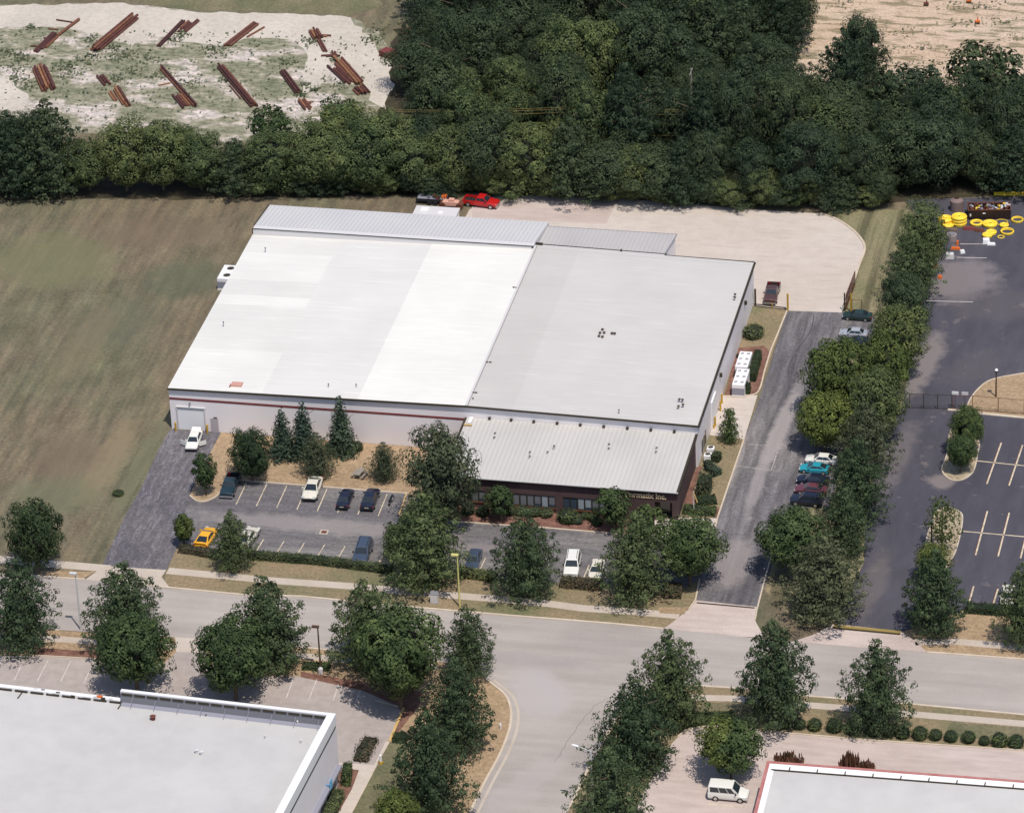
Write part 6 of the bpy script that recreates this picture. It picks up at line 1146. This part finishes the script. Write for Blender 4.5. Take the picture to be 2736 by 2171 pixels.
# motorcycle
q = c3(1872, 318); mo = empty('motorcycle', (*q, 0), math.radians(86), 'black motorcycle with chrome parts in the bay right of the black sedans', 'motorcycle')
for x in (-.75, .78):
    b = MB(); b.torus((0, 0, 0), .26, .07, 18, 6); me = b.mesh('wheel', M['black'])
    w_ = link_mesh('wheel', me, None, mo); w_.rotation_euler = (math.pi / 2, 0, 0); w_.location = (x, 0, .33); b = MB(); b.cyl((x, -.05, .33), (x, .05, .33), .12, n=8); b.build('hub', M['chrome'], mo)
b = MB(); b.cyl((-.1, 0, .45), (.35, 0, .5), .2, n=10); b.beam((-.75, .0, .35), (-.1, 0, .55), .08); b.beam((.78, 0, .35), (.5, 0, .95), .07); b.build('engine_and_frame', M['chrome'], mo)
b = MB(); b.cyl((.0, 0, .82), (.5, 0, .9), .16, .12, n=10); b.build('fuel_tank', PT['navy'], mo)
b = MB(); b.box(-.65, 0, -.14, .14, .72, .82); b.box(-1.0, -.65, -.1, .1, .7, .9); b.build('seat', M['black'], mo)
b = MB(); b.beam((.5, -.4, 1.05), (.5, .4, 1.05), .04); b.cyl((.6, 0, .88), (.72, 0, .88), .1, n=10); b.build('handlebar', M['chrome'], mo)
# ---------------------------------------------------------------- rusty pipes in the yard
PIPE = {}
def pipe(a, c, r, z, label, group):
    "one steel pipe lying from a to c"
    L = dist(a, c); key = r
    if key not in PIPE:
        b = MB(); b.cyl((-.5, 0, 0), (.5, 0, 0), r, n=8); PIPE[key] = b.mesh('steel_pipe', M['pipe'], False)
    o = link_mesh('steel_pipe', PIPE[key], None); o.scale = (L, 1, 1); o.location = ((a[0] + c[0]) / 2, (a[1] + c[1]) / 2, z); o.rotation_euler = (0, 0, math.atan2(c[1] - a[1], c[0] - a[0]))
    return tag(o, label, 'pipe', group)
def off_(a, c, d):
    L = dist(a, c); n = (-(c[1] - a[1]) / L, (c[0] - a[0]) / L); return (a[0] + n[0] * d, a[1] + n[1] * d), (c[0] + n[0] * d, c[1] + n[1] * d)
prn = random.Random(3)
def stack(A, B, n, r, lb, layers=1, stag=.6):
    A = T(*A); B = T(*B)
    for l in range(layers):
        for i in range(n - l):
            a, c = off_(A, B, (i - (n - l - 1) / 2) * r * 2.25); L = dist(a, c); d = ((c[0] - a[0]) / L, (c[1] - a[1]) / L); s0 = prn.uniform(-stag, stag); s1 = prn.uniform(-stag, stag)
            a = (a[0] + d[0] * s0, a[1] + d[1] * s0); c = (c[0] + d[0] * s1, c[1] + d[1] * s1); pipe(a, c, r, r + .05 + l * r * 1.75, 'rusty steel pipe in the ' + lb, 'pipes in the ' + lb)
stack((0, 0, 300, 430), (0, 0, 445, 285), 2, .22, 'first stack from the left, upper row'); stack((0, 0, 370, 400), (0, 0, 480, 300), 2, .16, 'thin pair beside the first stack'); stack((0, 0, 480, 300), (0, 0, 660, 165), 1, .24, 'long single line above the first stack')
for i, (a, c) in enumerate((((0, 0, 465, 170), (0, 0, 595, 190)), ((0, 0, 395, 243), (0, 0, 480, 250)), ((0, 0, 360, 318), (0, 0, 400, 322)), ((0, 0, 250, 385), (0, 0, 320, 388)))): pipe(T(*a), T(*c), .13, .14, ('uppermost short cross bar by the first stack', 'second short cross bar by the first stack', 'third short cross bar by the first stack', 'lowest short cross bar by the first stack')[i], None)
stack((0, 0, 775, 430), (0, 0, 1105, 155), 4, .2, 'big second stack from the left, upper row', 3, .8)
stack((0, 0, 1300, 395), (0, 0, 1500, 190), 2, .18, 'third stack from the left, upper row'); stack((0, 0, 1500, 260), (0, 0, 1590, 185), 5, .17, 'short fan of pipes topping the third stack', 1, .9)
stack((0, 0, 1870, 385), (0, 0, 2110, 200), 3, .2, 'fourth stack from the left, upper row'); stack((0, 0, 2030, 315), (0, 0, 2160, 240), 1, .14, 'thin single line right of the fourth stack')
stack((0, 0, 325, 565), (0, 0, 400, 740), 5, .22, 'wide short stack beside the tallest hedgerow tree', 2); stack((0, 0, 830, 640), (0, 0, 880, 700), 3, .2, 'tiny stack of the lower row'); stack((0, 0, 900, 760), (0, 0, 960, 845), 2, .16, 'thin pair of the lower row'); stack((0, 0, 960, 740), (0, 0, 1040, 870), 3, .2, 'second stack of the lower row', 2)
stack((0, 0, 1340, 580), (0, 0, 1610, 880), 2, .2, 'long stack in the middle of the lower row', 2); stack((0, 0, 1455, 790), (0, 0, 1530, 880), 4, .18, 'short wide stack at the foot of the long one'); pipe(T(0, 0, 1305, 708), T(0, 0, 1400, 690), .12, .13, 'short cross bar beside the long middle stack', None)
stack((0, 0, 1815, 555), (0, 0, 2090, 880), 3, .2, 'longest stack of the lower row', 2); stack((0, 0, 1890, 710), (0, 0, 1990, 830), 1, .12, 'thin yellowish line beside the longest stack')
stack((1, 0, 235, 600), (1, 0, 360, 770), 3, .18, 'stack at the right of the lower row', 2); stack((1, 0, 385, 830), (1, 0, 440, 900), 4, .16, 'crossed grid of pipes under the right stack'); stack((1, 0, 380, 850), (1, 0, 480, 850), 3, .1, 'top layer of the crossed grid')
stack((1, 0, 490, 265), (1, 0, 525, 330), 4, .2, 'compact stack near the track', 2); stack((1, 0, 530, 335), (1, 0, 585, 435), 2, .18, 'dark pair below the compact stack'); stack((1, 0, 545, 303), (1, 0, 620, 305), 2, .15, 'short pair lying right of the compact stack')
stack((1, 0, 565, 470), (1, 0, 710, 462), 2, .15, 'pair lying across by the track'); stack((1, 0, 650, 430), (1, 0, 665, 490), 2, .18, 'short pair on top of the cross lying ones')
stack((1, 0, 650, 560), (1, 0, 790, 690), 4, .2, 'large jumbled heap, near side', 1, 1.2); stack((1, 0, 700, 510), (1, 0, 850, 680), 4, .2, 'large jumbled heap, far side', 2, 1.2); stack((1, 0, 760, 640), (1, 0, 860, 700), 2, .15, 'loose ends of the jumbled heap')
stack((1, 0, 845, 735), (1, 0, 890, 780), 4, .2, 'small stack at the hedgerow', 2); stack((1, 0, 895, 720), (1, 0, 935, 765), 2, .16, 'orange pair beside the small hedgerow stack')
q = T(1, 0, 1095, 460); b = MB(); b.box(-1.0, 1.0, -.9, .9, 0, .9); b.box(-1.0, 1.0, -.9, .9, .9, .98, 1); o = b.build('steel_bin', [M['rust'], M['red']]); o.location = (*q, 0); o.rotation_euler.z = -.5; tag(o, 'rusty red steel bin half hidden at the edge of the wood', 'bin')
# ---------------------------------------------------------------- contractor's corner, upper right
def U(x, y, z=0): return G(2480 + x * .15193, 500 + y * .15193, z)
a = U(700, 575); c = U(1455, 565); r = empty('roll_off_container', (*a, 0), ang(a, c) * math.pi / 180, 'long dark brown open container full of scrap at the upper right', 'container'); L = dist(a, c)
b = MB(); b.box(0, L, 0, .1, .15, 1.5); b.box(0, L, 2.3, 2.4, .15, 1.5); b.box(0, .1, .1, 2.3, .15, 1.5); b.box(L - .1, L, .1, 2.3, .15, 1.5); b.box(.1, L - .1, .1, 2.3, .15, .3)
for i in range(9): b.box(.3 + i * (L - .6) / 8 - .05, .3 + i * (L - .6) / 8 + .05, -.06, 0, .2, 1.45)
b.build('container_wall', bsdf('very_dark_brown_steel', (.03, .018, .016), .6), r)
b = MB(); b.box(-.02, L + .02, -.04, .12, 1.5, 1.58); b.box(-.02, L + .02, 2.28, 2.44, 1.5, 1.58); b.box(-.02, .12, .12, 2.28, 1.5, 1.58); b.box(L - .12, L + .02, .12, 2.28, 1.5, 1.58); b.build('rim', M['rust'], r)
b = MB(); b.box(2.1, 2.5, -.075, -.061, .95, 1.15); b.box(.25, .45, -.075, -.061, .6, 1.0); b.build('label_plate', M['white'], r)
b = MB(); rs_ = random.Random(2)
for i in range(90):
    x = rs_.uniform(.3, L - .3); y = rs_.uniform(.3, 2.1); z = rs_.uniform(.9, 1.7); s = rs_.uniform(.08, .3); b.box(-s, s, -s * .5, s * .5, z, z + s * .6, rs_.choice((0, 0, 0, 1, 2, 3)), rs_.uniform(0, 3), (x, y))
o = b.build('scrap_heap', [M['rust'], M['ledge'], M['offwhite'], M['coil']]); o.location = (*a, 0); o.rotation_euler.z = r.rotation_euler.z; tag(o, 'heap of mixed scrap filling the long dark container', 'scrap', None, 'stuff')
def coil(px, py, R, rt, n, label, tilt=(0, 0), spread=1, z0=0):
    q = U(px, py); b = MB()
    for k in range(n):
        for j in range(spread): b.torus((0, 0, z0 + rt + k * rt * 1.75), R - j * rt * 1.8 + (rt * .4 if k % 2 else 0), rt, 26, 7, 0, tilt)
    o = b.build('pipe_coil', M['coil'], None, True); o.location = (*q, 0); return tag(o, label, 'pipe coil', 'yellow pipe coils by the dark container')
coil(545, 650, .95, .13, 6, 'tallest stack of yellow pipe coils, second from the left', spread=4)
coil(300, 640, .95, .13, 4, 'leftmost wide stack of yellow pipe coils touching the trees', spread=4)
coil(350, 690, .7, .11, 2, 'low yellow coil in front of the leftmost stack', spread=3)
coil(850, 650, .82, .1, 2, 'yellow coil lying in front of the dark container, left one', spread=2)
coil(1085, 670, .95, .12, 2, 'large flat yellow coil in front of the dark container, middle one', spread=4)
coil(1335, 690, .55, .1, 2, 'small yellow coil at the right in front of the dark container', spread=3)
coil(1568, 590, .78, .09, 2, 'separate yellow ring at the far right by the container end', spread=1)
coil(1390, 800, .86, .1, 2, 'separate yellow ring on the dark asphalt, nearest one', spread=1)
coil(1110, 820, .62, .12, 2, 'yellow coil in the lower heap, upper one', spread=3); coil(1040, 870, .6, .12, 2, 'yellow coil in the lower heap, beside the white bags', spread=3)
coil(1280, 880, .45, .07, 1, 'thin orange yellow ring half under the lower heap', spread=1); coil(1290, 620, .9, .05, 1, 'thin faint ring against the container side')
def lump(px, py, sx, sy, sz, mat, name, label, cat, rz=0.0, z0=0, group=None):
    q = U(px, py); b = MB(); k = .82
    b.add([(-sx, -sy, z0), (sx, -sy, z0), (sx, sy, z0), (-sx, sy, z0), (-sx * k, -sy * k, z0 + sz), (sx * k, -sy * k, z0 + sz), (sx * k, sy * k, z0 + sz), (-sx * k, sy * k, z0 + sz)], [(3, 2, 1, 0), (4, 5, 6, 7), (0, 1, 5, 4), (1, 2, 6, 5), (2, 3, 7, 6), (3, 0, 4, 7)])
    b.box(-sx * .5, sx * .4, -sy * .6, sy * .5, z0 + sz, z0 + sz + .06)
    o = b.build(name, M[mat]); o.location = (*q, 0); o.rotation_euler.z = rz; return tag(o, label, cat, group)
lump(1020, 975, .55, .5, .6, 'white', 'white_bag', 'bulky white bag below the lower heap of coils', 'bag', .2); lump(1110, 1010, .6, .3, .25, 'white', 'white_sheet', 'flat white sheet at the end of the upper bay line', 'sheet', .1)
lump(600, 1150, .35, .35, .35, 'white', 'white_bag', 'small white bag beside the grey crate under the trees', 'bag', .4)
lump(380, 1240, .6, .5, .7, 'offwhite', 'grey_crate', 'pale grey crate with dark bands under the tree row', 'crate'); lump(480, 1090, .7, .25, .3, 'orange', 'orange_barrier', 'orange barrier lying beside the upper bay line', 'barrier'); lump(515, 1010, .15, .3, .6, 'orange', 'orange_barrier', 'upright orange barrier beside the grey drum', 'barrier')
lump(205, 1600, .3, .25, .4, 'orange', 'orange_cone', 'small orange cone lying at the edge of the tree row', 'cone'); lump(120, 1390, .25, .4, .5, 'orange', 'orange_cone', 'orange cone under the tree row above the lying one', 'cone')
lump(720, 740, .9, .4, .35, 'red', 'red_bundle', 'red bundle of straps among the yellow coils', 'bundle', .1); lump(900, 770, .7, .4, .3, 'rust', 'scrap_pile', 'brown scrap pile right of the red bundle', 'scrap'); lump(400, 760, 1.0, .4, .3, 'trunk', 'scrap_pile', 'dark scrap pile in front of the leftmost coils', 'scrap')
q = U(500, 400); b = MB(); b.cyl((0, 0, 0), (0, 0, 1.6), .95, n=18); b.cyl((0, 0, 1.6), (0, 0, 1.95), .95, .4, n=18); b.cyl((0, 0, 1.95), (0, 0, 2.05), .4, n=12, mi=1); o = b.build('manhole_section', [bsdf('mauve_concrete', (.22, .16, .15), .9), M['trim_dark']]); o.location = (*q, 0); tag(o, 'round brownish concrete chamber standing behind the yellow coils', 'concrete ring')
q = U(410, 930); b = MB(); b.cyl((0, 0, 0), (0, 0, .95), .75, n=16); b.cyl((0, 0, .95), (0, 0, 1.1), .5, n=16, mi=1); o = b.build('concrete_drum', [bsdf('greyish_concrete', (.3, .25, .24), .9), M['jcant']]); o.location = (*q, 0); tag(o, 'grey round drum beside the orange barriers under the trees', 'drum')
a = U(1160, 150); c = U(1720, 150); b = MB(); b.beam((*a, .5), (*c, .5), .18, .16); b.beam((*a, .2), (*c, .2), .08, .3)
for i in range(5): t = i / 4; b.cyl((a[0] + (c[0] - a[0]) * t, a[1] + (c[1] - a[1]) * t, 0), (a[0] + (c[0] - a[0]) * t, a[1] + (c[1] - a[1]) * t, .6), .06, n=6)
o = b.build('yellow_rail', M['coil']); tag(o, 'long yellow rail at the foot of the wood in the upper right', 'rail')
# small things on the far dirt
for i, (x, y, m_, lb) in enumerate(((2058, 50, 'orange', 'small yellow and orange machine alone on the far dirt'), (2040, 6, 'orange', 'orange stump like object at the top edge of the dirt'), (1950, 12, 'rust', 'dark red brush pile at the top of the dirt'))):
    q = D(x, y); b = MB(); b.box(-.6, .6, -.4, .4, .2, .9, 0, .4); b.cyl((0, .2, .9), (.1, .2, 1.9), .15, n=6); b.cyl((-.6, -.4, .3), (.6, -.4, .3), .3, n=8, mi=1); o = b.build('small_machine', [M[m_], M['trim_dark']]); o.location = (*q, 0); o.scale = (.6, .6, .6); tag(o, lb, 'machine')
q = T(1, 0, 1445, 860); b = MB(); b.cyl((0, 0, 8.6), (0, 0, 9.7), .28, n=10); b.cyl((0, 0, 0), (0, 0, 8.6), .12, n=8, mi=1); o = b.build('transformer_pole', [M['white'], M['wood']]); qq = D(900, 300); o.location = (*qq, 0); hh = height_for(*qq, 845 * .324675); o.scale.z = hh / 9.7; tag(o, 'white transformer can on a pole showing through the wood', 'utility pole')
